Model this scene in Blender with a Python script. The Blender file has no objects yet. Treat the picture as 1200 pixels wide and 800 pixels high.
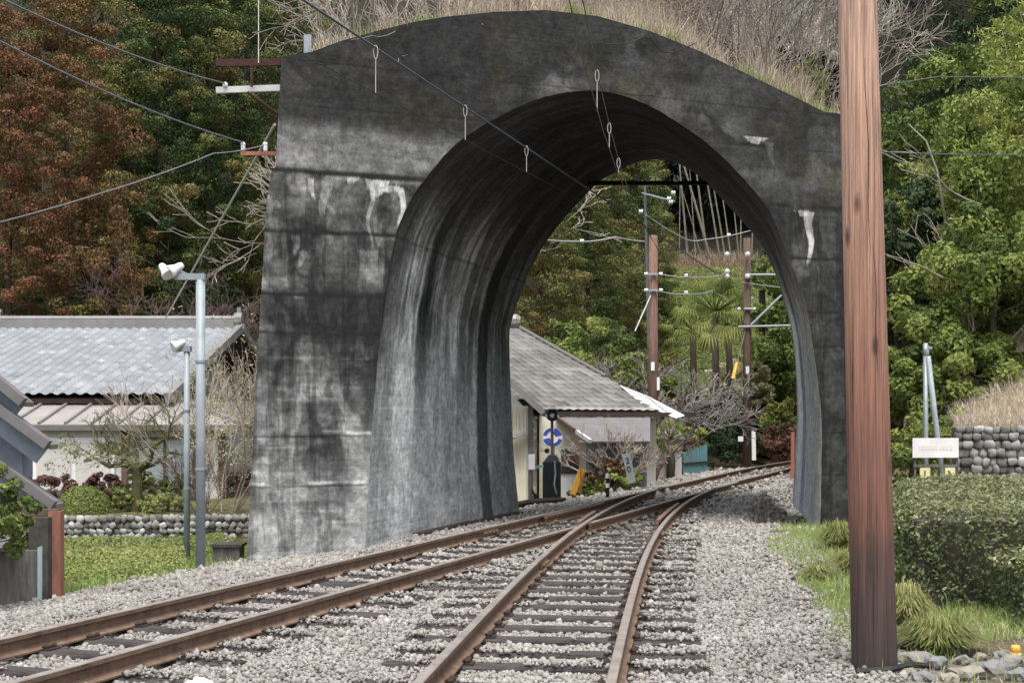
import bpy, math, random
import numpy as np
from mathutils import Vector, Matrix

R = math.radians
scene = bpy.context.scene
COL = scene.collection

# ------------------------------------------------------------------ camera, light, exposure
CAMZ = 1.58
F = 1700.0
cd = bpy.data.cameras.new('camera')
cam = bpy.data.objects.new('camera', cd)
COL.objects.link(cam)
cam.location = (0, 0, CAMZ)
cam.rotation_euler = (R(90), 0, 0)
cd.sensor_fit = 'HORIZONTAL'
cd.sensor_width = 36
cd.lens = 36 * F / 1200
cd.shift_y = 84 / 1200
cd.clip_start = 0.1
cd.clip_end = 2000
scene.camera = cam

SUN_EL, SUN_AZ = 70, 178          # bright overcast: a broad soft sun from behind the camera
world = bpy.data.worlds.new('World')
scene.world = world
world.use_nodes = True
nt = world.node_tree
bg = nt.nodes['Background']
sky = nt.nodes.new('ShaderNodeTexSky')
sky.sky_type = 'NISHITA'
sky.sun_disc = False
sky.sun_elevation = R(SUN_EL)
sky.sun_rotation = R(SUN_AZ)
sky.air_density = 1.0
sky.dust_density = 4.0
hs = nt.nodes.new('ShaderNodeHueSaturation')
hs.inputs['Saturation'].default_value = 0.5
nt.links.new(sky.outputs[0], hs.inputs['Color'])
nt.links.new(hs.outputs[0], bg.inputs['Color'])
bg.inputs['Strength'].default_value = 0.15
sl = bpy.data.lights.new('sun', 'SUN')
sl.energy = 1.7
sl.angle = R(24)
sl.color = (1.0, 0.975, 0.945)
sun = bpy.data.objects.new('sun', sl)
COL.objects.link(sun)
_az = R(SUN_AZ)
_d = Vector((math.sin(_az) * math.cos(R(SUN_EL)), math.cos(_az) * math.cos(R(SUN_EL)), math.sin(R(SUN_EL))))
sun.rotation_euler = _d.to_track_quat('Z', 'Y').to_euler()
sun.location = (0, 0, 60)
scene.view_settings.view_transform = 'Standard'
scene.view_settings.look = 'None'
scene.view_settings.gamma = 1
scene.view_settings.exposure = 1.05
scene.cycles.max_bounces = 6
scene.cycles.transparent_max_bounces = 4

# ------------------------------------------------------------------ helpers
def at(px, py, Y):
    return ((px - 600) / F * Y, Y, CAMZ - (py - 484) / F * Y)

def worldloc(o):
    v = Vector((0, 0, 0))
    while o is not None:
        v += o.location
        o = o.parent
    return v

def tag(o, label=None, cat=None, group=None, kind=None):
    if label: o['label'] = label
    if cat: o['category'] = cat
    if group: o['group'] = group
    if kind: o['kind'] = kind
    return o

def thing(name, label, cat, loc=(0, 0, 0), group=None):
    o = bpy.data.objects.new(name, None)
    COL.objects.link(o)
    o.location = loc
    o.empty_display_size = 0.2
    return tag(o, label, cat, group)

class MB:
    def __init__(self):
        self.v = []; self.f = []; self.m = []; self.mi = 0
    def add(self, vs, fs):
        b = len(self.v)
        self.v.extend([tuple(p) for p in vs])
        for f in fs:
            self.f.append(tuple(b + i for i in f)); self.m.append(self.mi)
    def box(self, c, s, rz=0, M=None):
        hx, hy, hz = s[0] / 2, s[1] / 2, s[2] / 2
        P = [Vector((x, y, z)) for x in (-hx, hx) for y in (-hy, hy) for z in (-hz, hz)]
        Q = Matrix.Rotation(rz, 3, 'Z') if M is None else M
        P = [Q @ p + Vector(c) for p in P]
        self.add(P, [(0, 1, 3, 2), (4, 6, 7, 5), (0, 4, 5, 1), (2, 3, 7, 6), (0, 2, 6, 4), (1, 5, 7, 3)])
    def bar(self, a, b, w, h):
        a, b = Vector(a), Vector(b)
        d = b - a
        x = d.normalized()
        up = Vector((0, 0, 1)) if abs(x.z) < .95 else Vector((0, 1, 0))
        y = up.cross(x).normalized(); z = x.cross(y)
        M = Matrix((x, y, z)).transposed()
        self.box((a + b) / 2, (d.length, w, h), M=M)
    def tube(self, pts, rads, n=6, cap=True, jit=0, rng=None):
        pts = [Vector(p) for p in pts]
        if not hasattr(rads, '__len__'): rads = [rads] * len(pts)
        rings = []
        prev = None
        for i, p in enumerate(pts):
            d = (pts[min(i + 1, len(pts) - 1)] - pts[max(i - 1, 0)])
            d = d.normalized() if d.length > 1e-9 else Vector((0, 0, 1))
            if prev is None:
                u = d.cross(Vector((0, 0, 1)))
                if u.length < 1e-3: u = d.cross(Vector((0, 1, 0)))
            else:
                u = prev - d * prev.dot(d)
            u.normalize(); prev = u
            w = d.cross(u)
            rings.append([p + (u * math.cos(2 * math.pi * k / n) + w * math.sin(2 * math.pi * k / n)) * rads[i] *
                          (1 if not jit else 1 + jit * (rng.random() - .5)) for k in range(n)])
        vs = [q for r in rings for q in r]
        fs = []
        for i in range(len(rings) - 1):
            for k in range(n):
                a = i * n + k; b = i * n + (k + 1) % n
                fs.append((a, b, b + n, a + n))
        if cap:
            fs.append(tuple(range(n - 1, -1, -1)))
            fs.append(tuple((len(rings) - 1) * n + k for k in range(n)))
        self.add(vs, fs)
    def lathe(self, c, prof, n=12, axis='Z', M=None):
        vs = []
        for r, z in prof:
            for k in range(n):
                a = 2 * math.pi * k / n
                vs.append(Vector((r * math.cos(a), r * math.sin(a), z)))
        if axis == 'X': Q = Matrix.Rotation(R(90), 3, 'Y')
        elif axis == 'Y': Q = Matrix.Rotation(R(-90), 3, 'X')
        else: Q = Matrix.Identity(3)
        if M is not None: Q = M
        vs = [Q @ v + Vector(c) for v in vs]
        fs = []
        m = len(prof)
        for i in range(m - 1):
            for k in range(n):
                a = i * n + k; b = i * n + (k + 1) % n
                fs.append((a, b, b + n, a + n))
        fs.append(tuple(range(n - 1, -1, -1))); fs.append(tuple((m - 1) * n + k for k in range(n)))
        self.add(vs, fs)
    def prism(self, poly, vec):
        n = len(poly)
        A = [Vector(p) for p in poly]; B = [p + Vector(vec) for p in A]
        self.add(A + B, [tuple(range(n - 1, -1, -1)), tuple(range(n, 2 * n))] +
                 [(i, (i + 1) % n, n + (i + 1) % n, n + i) for i in range(n)])
    def blob(self, c, s, rng, amp=.18, sub=2, flat=0):
        V, Fc = ICO[sub]
        k = rng.random((3,)) * 6
        P = V * (1 + amp * (np.sin(V @ np.array([2.1, 1.3, .7]) * 2 + k[0]) * .6 + np.sin(V @ np.array([-.9, 2.2, 1.6]) * 2.3 + k[1]) * .5)[:, None])
        P = P * np.array(s)
        a = rng.random() * 6.28 if not flat else 0
        Rm = np.array([[math.cos(a), -math.sin(a), 0], [math.sin(a), math.cos(a), 0], [0, 0, 1]])
        P = P @ Rm.T + np.array(c)
        self.add(P.tolist(), Fc.tolist())
    def build(self, name, mats, parent=None, smooth=False, org=None):
        if not isinstance(mats, (list, tuple)): mats = [mats]
        off = worldloc(parent) if parent is not None else Vector(org or (0, 0, 0))
        me = bpy.data.meshes.new(name)
        ox, oy, oz = off
        me.from_pydata([(x - ox, y - oy, z - oz) for x, y, z in self.v], [], self.f)
        for m in mats: me.materials.append(m)
        if len(mats) > 1: me.polygons.foreach_set('material_index', self.m)
        if smooth: me.polygons.foreach_set('use_smooth', [True] * len(me.polygons))
        me.update()
        o = bpy.data.objects.new(name, me)
        COL.objects.link(o)
        if parent is not None: o.parent = parent
        else: o.location = off
        return o

def ico(sub):
    import bmesh
    bm = bmesh.new(); bmesh.ops.create_icosphere(bm, subdivisions=sub, radius=1)
    bm.verts.ensure_lookup_table()
    V = np.array([v.co[:] for v in bm.verts]); Fc = np.array([[v.index for v in f.verts] for f in bm.faces])
    bm.free(); return V, Fc
ICO = {1: ico(1), 2: ico(2), 3: ico(3)}

def big(name, V, Fc, mats, parent=None, attrs=None, colors=None, smooth=False, org=None, mi=None, uv=None):
    """numpy mesh: V (n,3), Fc (m,k)"""
    off = np.array(worldloc(parent) if parent is not None else (org or (0, 0, 0)))
    me = bpy.data.meshes.new(name)
    n, m, k = len(V), len(Fc), Fc.shape[1]
    me.vertices.add(n); me.vertices.foreach_set('co', (V - off).astype(np.float32).ravel())
    me.loops.add(m * k); me.loops.foreach_set('vertex_index', Fc.astype(np.int32).ravel())
    me.polygons.add(m)
    me.polygons.foreach_set('loop_start', np.arange(0, m * k, k, dtype=np.int32))
    me.polygons.foreach_set('loop_total', np.full(m, k, dtype=np.int32))
    if smooth: me.polygons.foreach_set('use_smooth', np.ones(m, dtype=bool))
    if not isinstance(mats, (list, tuple)): mats = [mats]
    for mm in mats: me.materials.append(mm)
    if mi is not None: me.polygons.foreach_set('material_index', mi.astype(np.int32))
    me.update(calc_edges=True)
    for an, a in (attrs or {}).items():
        at_ = me.attributes.new(an, 'FLOAT', 'POINT'); at_.data.foreach_set('value', a.astype(np.float32))
    for an, a in (colors or {}).items():
        at_ = me.attributes.new(an, 'FLOAT_COLOR', 'POINT')
        c4 = np.ones((n, 4), np.float32); c4[:, :3] = a
        at_.data.foreach_set('color', c4.ravel())
    if uv is not None:
        l = me.uv_layers.new(name='UVMap'); l.data.foreach_set('uv', uv[Fc.ravel()].astype(np.float32).ravel())
    o = bpy.data.objects.new(name, me)
    COL.objects.link(o)
    if parent is not None: o.parent = parent
    else: o.location = off
    return o

def dup(root, loc=None, rz=None, sc=None, label=None, group=None):
    def cp(o, parent):
        c = o.copy(); COL.objects.link(c)
        if parent is not None: c.parent = parent
        for ch in list(o.children): cp(ch, c)
        return c
    r = cp(root, None)
    if loc is not None: r.location = loc
    if rz is not None: r.rotation_euler = (0, 0, rz)
    if sc is not None: r.scale = sc if hasattr(sc, '__len__') else (sc, sc, sc)
    if label: r['label'] = label
    if group: r['group'] = group
    return r

# numpy value noise
def vnoise(x, y, seed=0):
    xi = np.floor(x).astype(np.int64); yi = np.floor(y).astype(np.int64)
    fx = x - xi; fy = y - yi
    fx = fx * fx * (3 - 2 * fx); fy = fy * fy * (3 - 2 * fy)
    def h(a, b):
        n = (a * 374761393 + b * 668265263 + seed * 974634777) & 0xffffffff
        n = ((n ^ (n >> 13)) * 1274126177) & 0xffffffff
        return ((n ^ (n >> 16)) & 0xffff) / 65535.0
    return (h(xi, yi) * (1 - fx) + h(xi + 1, yi) * fx) * (1 - fy) + (h(xi, yi + 1) * (1 - fx) + h(xi + 1, yi + 1) * fx) * fy
def fbm(x, y, seed=0, o=4):
    wx = vnoise(x * 1.7 + 3.1, y * 1.7 + 8.2, seed + 301) - .5; wy = vnoise(x * 1.7 + 11.3, y * 1.7 + 1.9, seed + 302) - .5
    vx = vnoise(x * 4.3 + 2.1, y * 4.3 + 5.2, seed + 303) - .5; vy = vnoise(x * 4.3 + 7.7, y * 4.3 + 9.4, seed + 304) - .5
    x = x + .9 * wx + .35 * vx; y = y + .9 * wy + .35 * vy
    s = 0; a = .5; t = 0
    for i in range(o):
        s = s + a * vnoise(x * 2 ** i, y * 2 ** i, seed + i * 17); t += a; a *= .55
    return s / t
def sst(a, b, x):
    t = np.clip((x - a) / (b - a), 0, 1); return t * t * (3 - 2 * t)

# ------------------------------------------------------------------ materials
def new_mat(name):
    m = bpy.data.materials.new(name); m.use_nodes = True
    t = m.node_tree
    return m, t, t.nodes['Principled BSDF']
def N(t, typ, **kw):
    n = t.nodes.new(typ)
    for k, v in kw.items():
        if k in n.inputs: n.inputs[k].default_value = v
        else: setattr(n, k, v)
    return n
def ramp(t, stops):
    r = t.nodes.new('ShaderNodeValToRGB')
    e = r.color_ramp.elements
    while len(e) < len(stops): e.new(.5)
    for i, (p, c) in enumerate(stops):
        e[i].position = p; e[i].color = (*c, 1)
    return r

def mat(name, c1, c2=None, scale=6.0, rough=.8, bump=.0, bscale=None, stretch=(1, 1, 1), metal=0, detail=6, lo=.35, hi=.65):
    m, t, b = new_mat(name)
    c2 = c2 or tuple(x * .7 for x in c1)
    tc = N(t, 'ShaderNodeTexCoord'); mp = N(t, 'ShaderNodeMapping'); mp.inputs['Scale'].default_value = stretch
    t.links.new(tc.outputs['Object'], mp.inputs['Vector'])
    nz = N(t, 'ShaderNodeTexNoise'); nz.inputs['Scale'].default_value = scale; nz.inputs['Detail'].default_value = detail
    nz.inputs['Roughness'].default_value = .65
    t.links.new(mp.outputs[0], nz.inputs['Vector'])
    r = ramp(t, [(lo, c1), (hi, c2)])
    t.links.new(nz.outputs['Fac'], r.inputs[0])
    t.links.new(r.outputs[0], b.inputs['Base Color'])
    b.inputs['Roughness'].default_value = rough
    b.inputs['Metallic'].default_value = metal
    b.inputs['Specular IOR Level'].default_value = .5 if rough < .65 else .18
    if bump:
        n2 = N(t, 'ShaderNodeTexNoise'); n2.inputs['Scale'].default_value = bscale or scale * 3; n2.inputs['Detail'].default_value = 5
        t.links.new(mp.outputs[0], n2.inputs['Vector'])
        bp = N(t, 'ShaderNodeBump'); bp.inputs['Strength'].default_value = bump; bp.inputs['Distance'].default_value = .02
        t.links.new(n2.outputs['Fac'], bp.inputs['Height']); t.links.new(bp.outputs[0], b.inputs['Normal'])
    return m

def leaf_mat(name, stops, rough=.55, trans=.3, objvar=.25):
    """colour from the point attribute 'tone' plus a little per-object variation"""
    m, t, b = new_mat(name)
    a = N(t, 'ShaderNodeAttribute'); a.attribute_name = 'tone'
    oi = N(t, 'ShaderNodeObjectInfo')
    ma = N(t, 'ShaderNodeMath', operation='MULTIPLY_ADD')
    ma.inputs[1].default_value = objvar; t.links.new(oi.outputs['Random'], ma.inputs[0]); t.links.new(a.outputs['Fac'], ma.inputs[2])
    sb = N(t, 'ShaderNodeMath', operation='SUBTRACT'); sb.inputs[1].default_value = objvar / 2
    t.links.new(ma.outputs[0], sb.inputs[0])
    r = ramp(t, stops); t.links.new(sb.outputs[0], r.inputs[0])
    t.links.new(r.outputs[0], b.inputs['Base Color'])
    b.inputs['Roughness'].default_value = rough
    b.inputs['Specular IOR Level'].default_value = .3 if 'hedge' in name or 'tile' in name else .10
    if trans:
        tr = N(t, 'ShaderNodeBsdfTranslucent'); t.links.new(r.outputs[0], tr.inputs['Color'])
        mx = N(t, 'ShaderNodeMixShader'); mx.inputs[0].default_value = trans
        t.links.new(b.outputs[0], mx.inputs[1]); t.links.new(tr.outputs[0], mx.inputs[2])
        t.links.new(mx.outputs[0], t.nodes['Material Output'].inputs['Surface'])
    return m

M = {}
M['rust'] = mat('rail_rust', (.185, .122, .082), (.105, .07, .05), 9, .85, .4, 60)
M['railtop'] = mat('rail_running_surface', (.33, .295, .26), (.21, .175, .15), 5, .5, .05, 80, stretch=(1, 1, 1), metal=.3)
M['railtop_brown'] = mat('rail_brown_head', (.26, .16, .105), (.15, .09, .06), 5, .6, .1, 80, metal=.2)
M['raildark'] = mat('rail_dark_side', (.075, .055, .045), (.045, .035, .03), 9, .85, .3, 60)
M['sleeper'] = mat('sleeper_wood', (.035, .03, .03), (.085, .075, .07), 5, .9, .6, 30, stretch=(.6, 4, 4))
M['plate'] = mat('tie_plate_iron', (.06, .04, .03), (.03, .025, .022), 20, .9, .3)
M['galv'] = mat('galvanised_steel', (.32, .35, .37), (.23, .26, .275), 4, .5, .05, metal=.3)
M['galvblue'] = mat('pale_blue_grey_steel', (.29, .325, .34), (.21, .24, .255), 4, .5, .05)
M['white'] = mat('white_paint', (.78, .78, .76), (.66, .66, .63), 5, .6)
M['cream'] = mat('cream_wall', (.76, .725, .59), (.66, .635, .52), 3, .85, .15)
M['plaster'] = mat('white_plaster', (.60, .58, .54), (.48, .465, .43), 2, .9, .1)
M['darkwood'] = mat('dark_brown_timber', (.07, .05, .04), (.04, .03, .025), 6, .8, .3, stretch=(1, 1, .2))
M['brownwood'] = mat('brown_timber', (.14, .095, .07), (.09, .062, .048), 6, .8, .3, stretch=(3, 3, .4))
M['greywood'] = mat('weathered_board', (.16, .15, .14), (.08, .075, .07), 7, .9, .4, stretch=(3, 3, .5))
M['black'] = mat('black_paint', (.012, .013, .015), (.02, .02, .022), 5, .7)
M['blackrub'] = mat('black_rubber', (.02, .02, .02), (.035, .033, .03), 8, .7)
M['glassdark'] = mat('dark_window_glass', (.035, .04, .045), (.06, .065, .07), 2, .12)
M['porcelain'] = mat('white_porcelain', (.64, .65, .65), (.52, .53, .53), 6, .2)
M['yellow'] = mat('yellow_paint', (.72, .40, .04), (.58, .30, .03), 5, .55)
M['paleyellow'] = mat('pale_yellow_plate', (.72, .68, .36), (.62, .58, .30), 5, .55)
M['orange'] = mat('orange_paint', (.38, .14, .08), (.26, .095, .055), 5, .6)
M['orangepost'] = mat('red_brown_post', (.30, .14, .10), (.20, .09, .065), 6, .75, .2, stretch=(2, 2, .5))
M['rustbar'] = mat('rusty_iron', (.075, .034, .025), (.045, .024, .02), 8, .9, .3)
M['blue'] = mat('blue_sign_paint', (.035, .06, .32), (.05, .08, .36), 4, .4)
M['teal'] = mat('teal_sheet', (.16, .34, .36), (.12, .26, .28), 3, .6)
M['paleteal'] = mat('pale_teal_panel', (.48, .60, .58), (.40, .52, .50), 3, .6)
M['soffit'] = mat('blue_grey_board', (.21, .24, .275), (.15, .175, .205), 4, .7)
M['tin'] = mat('grey_tin_roof', (.235, .228, .22), (.175, .168, .16), 3, .5, .05, metal=.2)
M['tinlight'] = mat('pale_tin_roof', (.36, .325, .295), (.27, .245, .225), 2.5, .5, .05, metal=.2)
M['darktin'] = mat('dark_tin_roof', (.17, .155, .155), (.12, .11, .11), 3, .55, metal=.1)
M['wire'] = mat('blue_black_wire', (.05, .065, .08), (.035, .045, .055), 8, .5)
M['wiregrey'] = mat('grey_cable', (.11, .12, .125), (.075, .085, .09), 8, .6)
M['wirepale'] = mat('pale_wire', (.42, .42, .40), (.33, .33, .31), 8, .6)
M['bark'] = mat('bark', (.10, .08, .06), (.05, .04, .032), 5, .95, .5, stretch=(3, 3, .6))
M['barkpale'] = mat('pale_grey_bark', (.36, .33, .28), (.24, .21, .18), 6, .9)
M['twig'] = mat('bare_twigs', (.42, .36, .30), (.28, .24, .20), 3, .9)
M['twigpink'] = mat('pinkish_twigs', (.125, .088, .078), (.08, .057, .052), 3, .9)
M['twiggrey'] = mat('grey_twigs', (.25, .225, .205), (.16, .145, .13), 3, .9)
M['mossbark'] = mat('mossy_bark', (.13, .13, .05), (.07, .065, .04), 8, .95, .4)
M['culm'] = mat('bamboo_culm', (.26, .245, .175), (.15, .155, .105), 2, .6, stretch=(1, 1, .4))
M['stone'] = mat('river_stone', (.30, .295, .285), (.17, .165, .16), 5, .85, .3)
M['mortar'] = mat('dark_joint', (.085, .08, .065), (.045, .043, .036), 9, 1)
M['paper'] = mat('white_scrap', (.8, .79, .77), (.7, .69, .67), 9, .7)
M['whitetin'] = mat('white_flashing', (.55, .55, .54), (.42, .42, .41), 3, .5)
M['faded'] = mat('faded_red_print', (.74, .655, .635), (.69, .60, .58), 9, .7)

# per-point toned materials
M['cedar'] = leaf_mat('cedar_foliage', [(0, (.036, .060, .022)), (.3, (.105, .135, .042)), (.55, (.20, .185, .064)), (.75, (.165, .10, .046)), (1, (.155, .072, .038))], trans=.2)
M['broad'] = leaf_mat('broadleaf_foliage', [(0, (.03, .05, .018)), (.4, (.09, .125, .034)), (.75, (.185, .225, .058)), (1, (.28, .30, .085))], trans=.25)
M['bambooleaf'] = leaf_mat('bamboo_foliage', [(0, (.11, .145, .035)), (.5, (.25, .295, .07)), (1, (.38, .41, .13))], trans=.35)
M['darkleaf'] = leaf_mat('dark_evergreen_foliage', [(0, (.02, .036, .02)), (.5, (.05, .075, .034)), (1, (.10, .135, .05))], trans=.15)
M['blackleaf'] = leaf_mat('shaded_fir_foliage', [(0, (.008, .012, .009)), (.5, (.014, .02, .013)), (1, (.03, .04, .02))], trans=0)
M['hedgeleaf'] = leaf_mat('hedge_leaves', [(0, (.035, .05, .018)), (.4, (.085, .105, .038)), (.75, (.16, .18, .075)), (1, (.27, .27, .14))], trans=.25, rough=.45)
M['grass'] = leaf_mat('grass_blades', [(0, (.13, .20, .045)), (.5, (.25, .34, .10)), (.8, (.38, .43, .17)), (1, (.48, .44, .26))], trans=.35)
M['sedge'] = leaf_mat('sedge_blades', [(0, (.10, .125, .035)), (.5, (.20, .22, .075)), (.8, (.33, .31, .14)), (1, (.44, .37, .22))], trans=.3)
M['drygrass'] = leaf_mat('dead_grass', [(0, (.25, .205, .15)), (.5, (.44, .375, .285)), (1, (.62, .56, .46))], trans=.3)
M['tea'] = leaf_mat('tea_leaves', [(0, (.075, .10, .03)), (.5, (.185, .225, .065)), (1, (.32, .34, .13))], trans=.25)
M['palmleaf'] = leaf_mat('palm_fans', [(0, (.06, .09, .02)), (.5, (.145, .185, .045)), (1, (.27, .26, .08))], trans=.25)
M['willow'] = leaf_mat('pale_buds', [(0, (.30, .27, .14)), (1, (.52, .49, .30))], trans=.3)
M['azalea'] = leaf_mat('brown_shrub_leaves', [(0, (.07, .035, .03)), (.6, (.15, .08, .06)), (1, (.16, .14, .06))], trans=.2)
M['ballast'] = leaf_mat('ballast_stones', [(0, (.07, .062, .053)), (.25, (.185, .172, .152)), (.6, (.30, .284, .256)), (.85, (.39, .372, .34)), (1, (.51, .495, .465))], trans=0, rough=.9, objvar=0)
M['tile'] = leaf_mat('blue_grey_roof_tile', [(0, (.10, .112, .125)), (.5, (.19, .205, .22)), (1, (.33, .345, .36))], trans=0, rough=.5, objvar=0)
M['tilegrey'] = leaf_mat('grey_roof_tile', [(0, (.13, .126, .113)), (.5, (.235, .227, .21)), (1, (.36, .35, .325))], trans=0, rough=.7, objvar=0)
M['wallstone'] = leaf_mat('wall_stones', [(0, (.09, .088, .08)), (.5, (.215, .21, .195)), (1, (.42, .415, .40))], trans=0, rough=.85, objvar=0)

# weathered concrete: stains and some painted light per point, fine grain in the shader
def concrete_mat():
    m, t, b = new_mat('weathered_concrete')
    a = N(t, 'ShaderNodeAttribute'); a.attribute_name = 'stain'
    tc = N(t, 'ShaderNodeUVMap')
    n1 = N(t, 'ShaderNodeTexNoise'); n1.inputs['Scale'].default_value = 9; n1.inputs['Detail'].default_value = 10; n1.inputs['Roughness'].default_value = .75
    t.links.new(tc.outputs[0], n1.inputs['Vector'])
    mp = N(t, 'ShaderNodeMapping'); mp.inputs['Scale'].default_value = (.6, 22, 1)
    t.links.new(tc.outputs[0], mp.inputs['Vector'])
    n2 = N(t, 'ShaderNodeTexNoise'); n2.inputs['Scale'].default_value = 1.0; n2.inputs['Detail'].default_value = 5
    t.links.new(mp.outputs[0], n2.inputs['Vector'])
    r1 = ramp(t, [(.3, (.42, .42, .42)), (.5, (.95, .95, .95)), (.72, (1.6, 1.6, 1.6))]); t.links.new(n1.outputs['Fac'], r1.inputs[0])
    n5 = N(t, 'ShaderNodeTexNoise'); n5.inputs['Scale'].default_value = 3.2; n5.inputs['Detail'].default_value = 11; n5.inputs['Roughness'].default_value = .72; n5.inputs['Distortion'].default_value = .6
    t.links.new(tc.outputs[0], n5.inputs['Vector'])
    r5 = ramp(t, [(.36, (.72, .72, .72)), (.5, (.99, .99, .99)), (.66, (1.26, 1.265, 1.28))]); t.links.new(n5.outputs['Fac'], r5.inputs[0])
    r2 = ramp(t, [(.3, (.94, .94, .94)), (.7, (1.05, 1.05, 1.05))]); t.links.new(n2.outputs['Fac'], r2.inputs[0])
    mx = N(t, 'ShaderNodeMixRGB', blend_type='MULTIPLY'); mx.inputs[0].default_value = 1
    t.links.new(a.outputs['Color'], mx.inputs[1]); t.links.new(r1.outputs[0], mx.inputs[2])
    mx2 = N(t, 'ShaderNodeMixRGB', blend_type='MULTIPLY'); mx2.inputs[0].default_value = 1
    t.links.new(mx.outputs[0], mx2.inputs[1]); t.links.new(r2.outputs[0], mx2.inputs[2])
    mx3 = N(t, 'ShaderNodeMixRGB', blend_type='MULTIPLY'); mx3.inputs[0].default_value = 1
    t.links.new(mx2.outputs[0], mx3.inputs[1]); t.links.new(r5.outputs[0], mx3.inputs[2])
    t.links.new(mx3.outputs[0], b.inputs['Base Color'])
    b.inputs['Roughness'].default_value = .88
    b.inputs['Specular IOR Level'].default_value = .25
    ad = N(t, 'ShaderNodeMath', operation='MULTIPLY_ADD'); ad.inputs[1].default_value = .25
    t.links.new(n2.outputs['Fac'], ad.inputs[0]); t.links.new(n1.outputs['Fac'], ad.inputs[2])
    bp = N(t, 'ShaderNodeBump'); bp.inputs['Strength'].default_value = .45; bp.inputs['Distance'].default_value = .03
    t.links.new(ad.outputs[0], bp.inputs['Height']); t.links.new(bp.outputs[0], b.inputs['Normal'])
    return m
M['concrete'] = concrete_mat()

def ground_mat():
    m, t, b = new_mat('ground_soil')
    a = N(t, 'ShaderNodeAttribute'); a.attribute_name = 'zone'
    tc = N(t, 'ShaderNodeTexCoord')
    n1 = N(t, 'ShaderNodeTexNoise'); n1.inputs['Scale'].default_value = 3; n1.inputs['Detail'].default_value = 12; n1.inputs['Roughness'].default_value = .8
    t.links.new(tc.outputs['Object'], n1.inputs['Vector'])
    v = N(t, 'ShaderNodeTexVoronoi'); v.inputs['Scale'].default_value = 22
    t.links.new(tc.outputs['Object'], v.inputs['Vector'])
    r1 = ramp(t, [(.25, (.5, .5, .5)), (.75, (1.4, 1.4, 1.4))]); t.links.new(n1.outputs['Fac'], r1.inputs[0])
    r2 = ramp(t, [(.0, (.6, .6, .6)), (1, (1.25, 1.25, 1.25))]); t.links.new(v.outputs['Color'], r2.inputs[0])
    mx = N(t, 'ShaderNodeMixRGB', blend_type='MULTIPLY'); mx.inputs[0].default_value = 1
    t.links.new(a.outputs['Color'], mx.inputs[1]); t.links.new(r1.outputs[0], mx.inputs[2])
    mx2 = N(t, 'ShaderNodeMixRGB', blend_type='MULTIPLY'); mx2.inputs[0].default_value = 1
    t.links.new(mx.outputs[0], mx2.inputs[1]); t.links.new(r2.outputs[0], mx2.inputs[2])
    t.links.new(mx2.outputs[0], b.inputs['Base Color']); b.inputs['Roughness'].default_value = .95; b.inputs['Specular IOR Level'].default_value = .08
    ad = N(t, 'ShaderNodeMath', operation='ADD'); t.links.new(n1.outputs['Fac'], ad.inputs[0]); t.links.new(v.outputs['Distance'], ad.inputs[1])
    bp = N(t, 'ShaderNodeBump'); bp.inputs['Strength'].default_value = .7; bp.inputs['Distance'].default_value = .04
    t.links.new(ad.outputs[0], bp.inputs['Height']); t.links.new(bp.outputs[0], b.inputs['Normal'])
    return m
M['ground'] = ground_mat()

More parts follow.
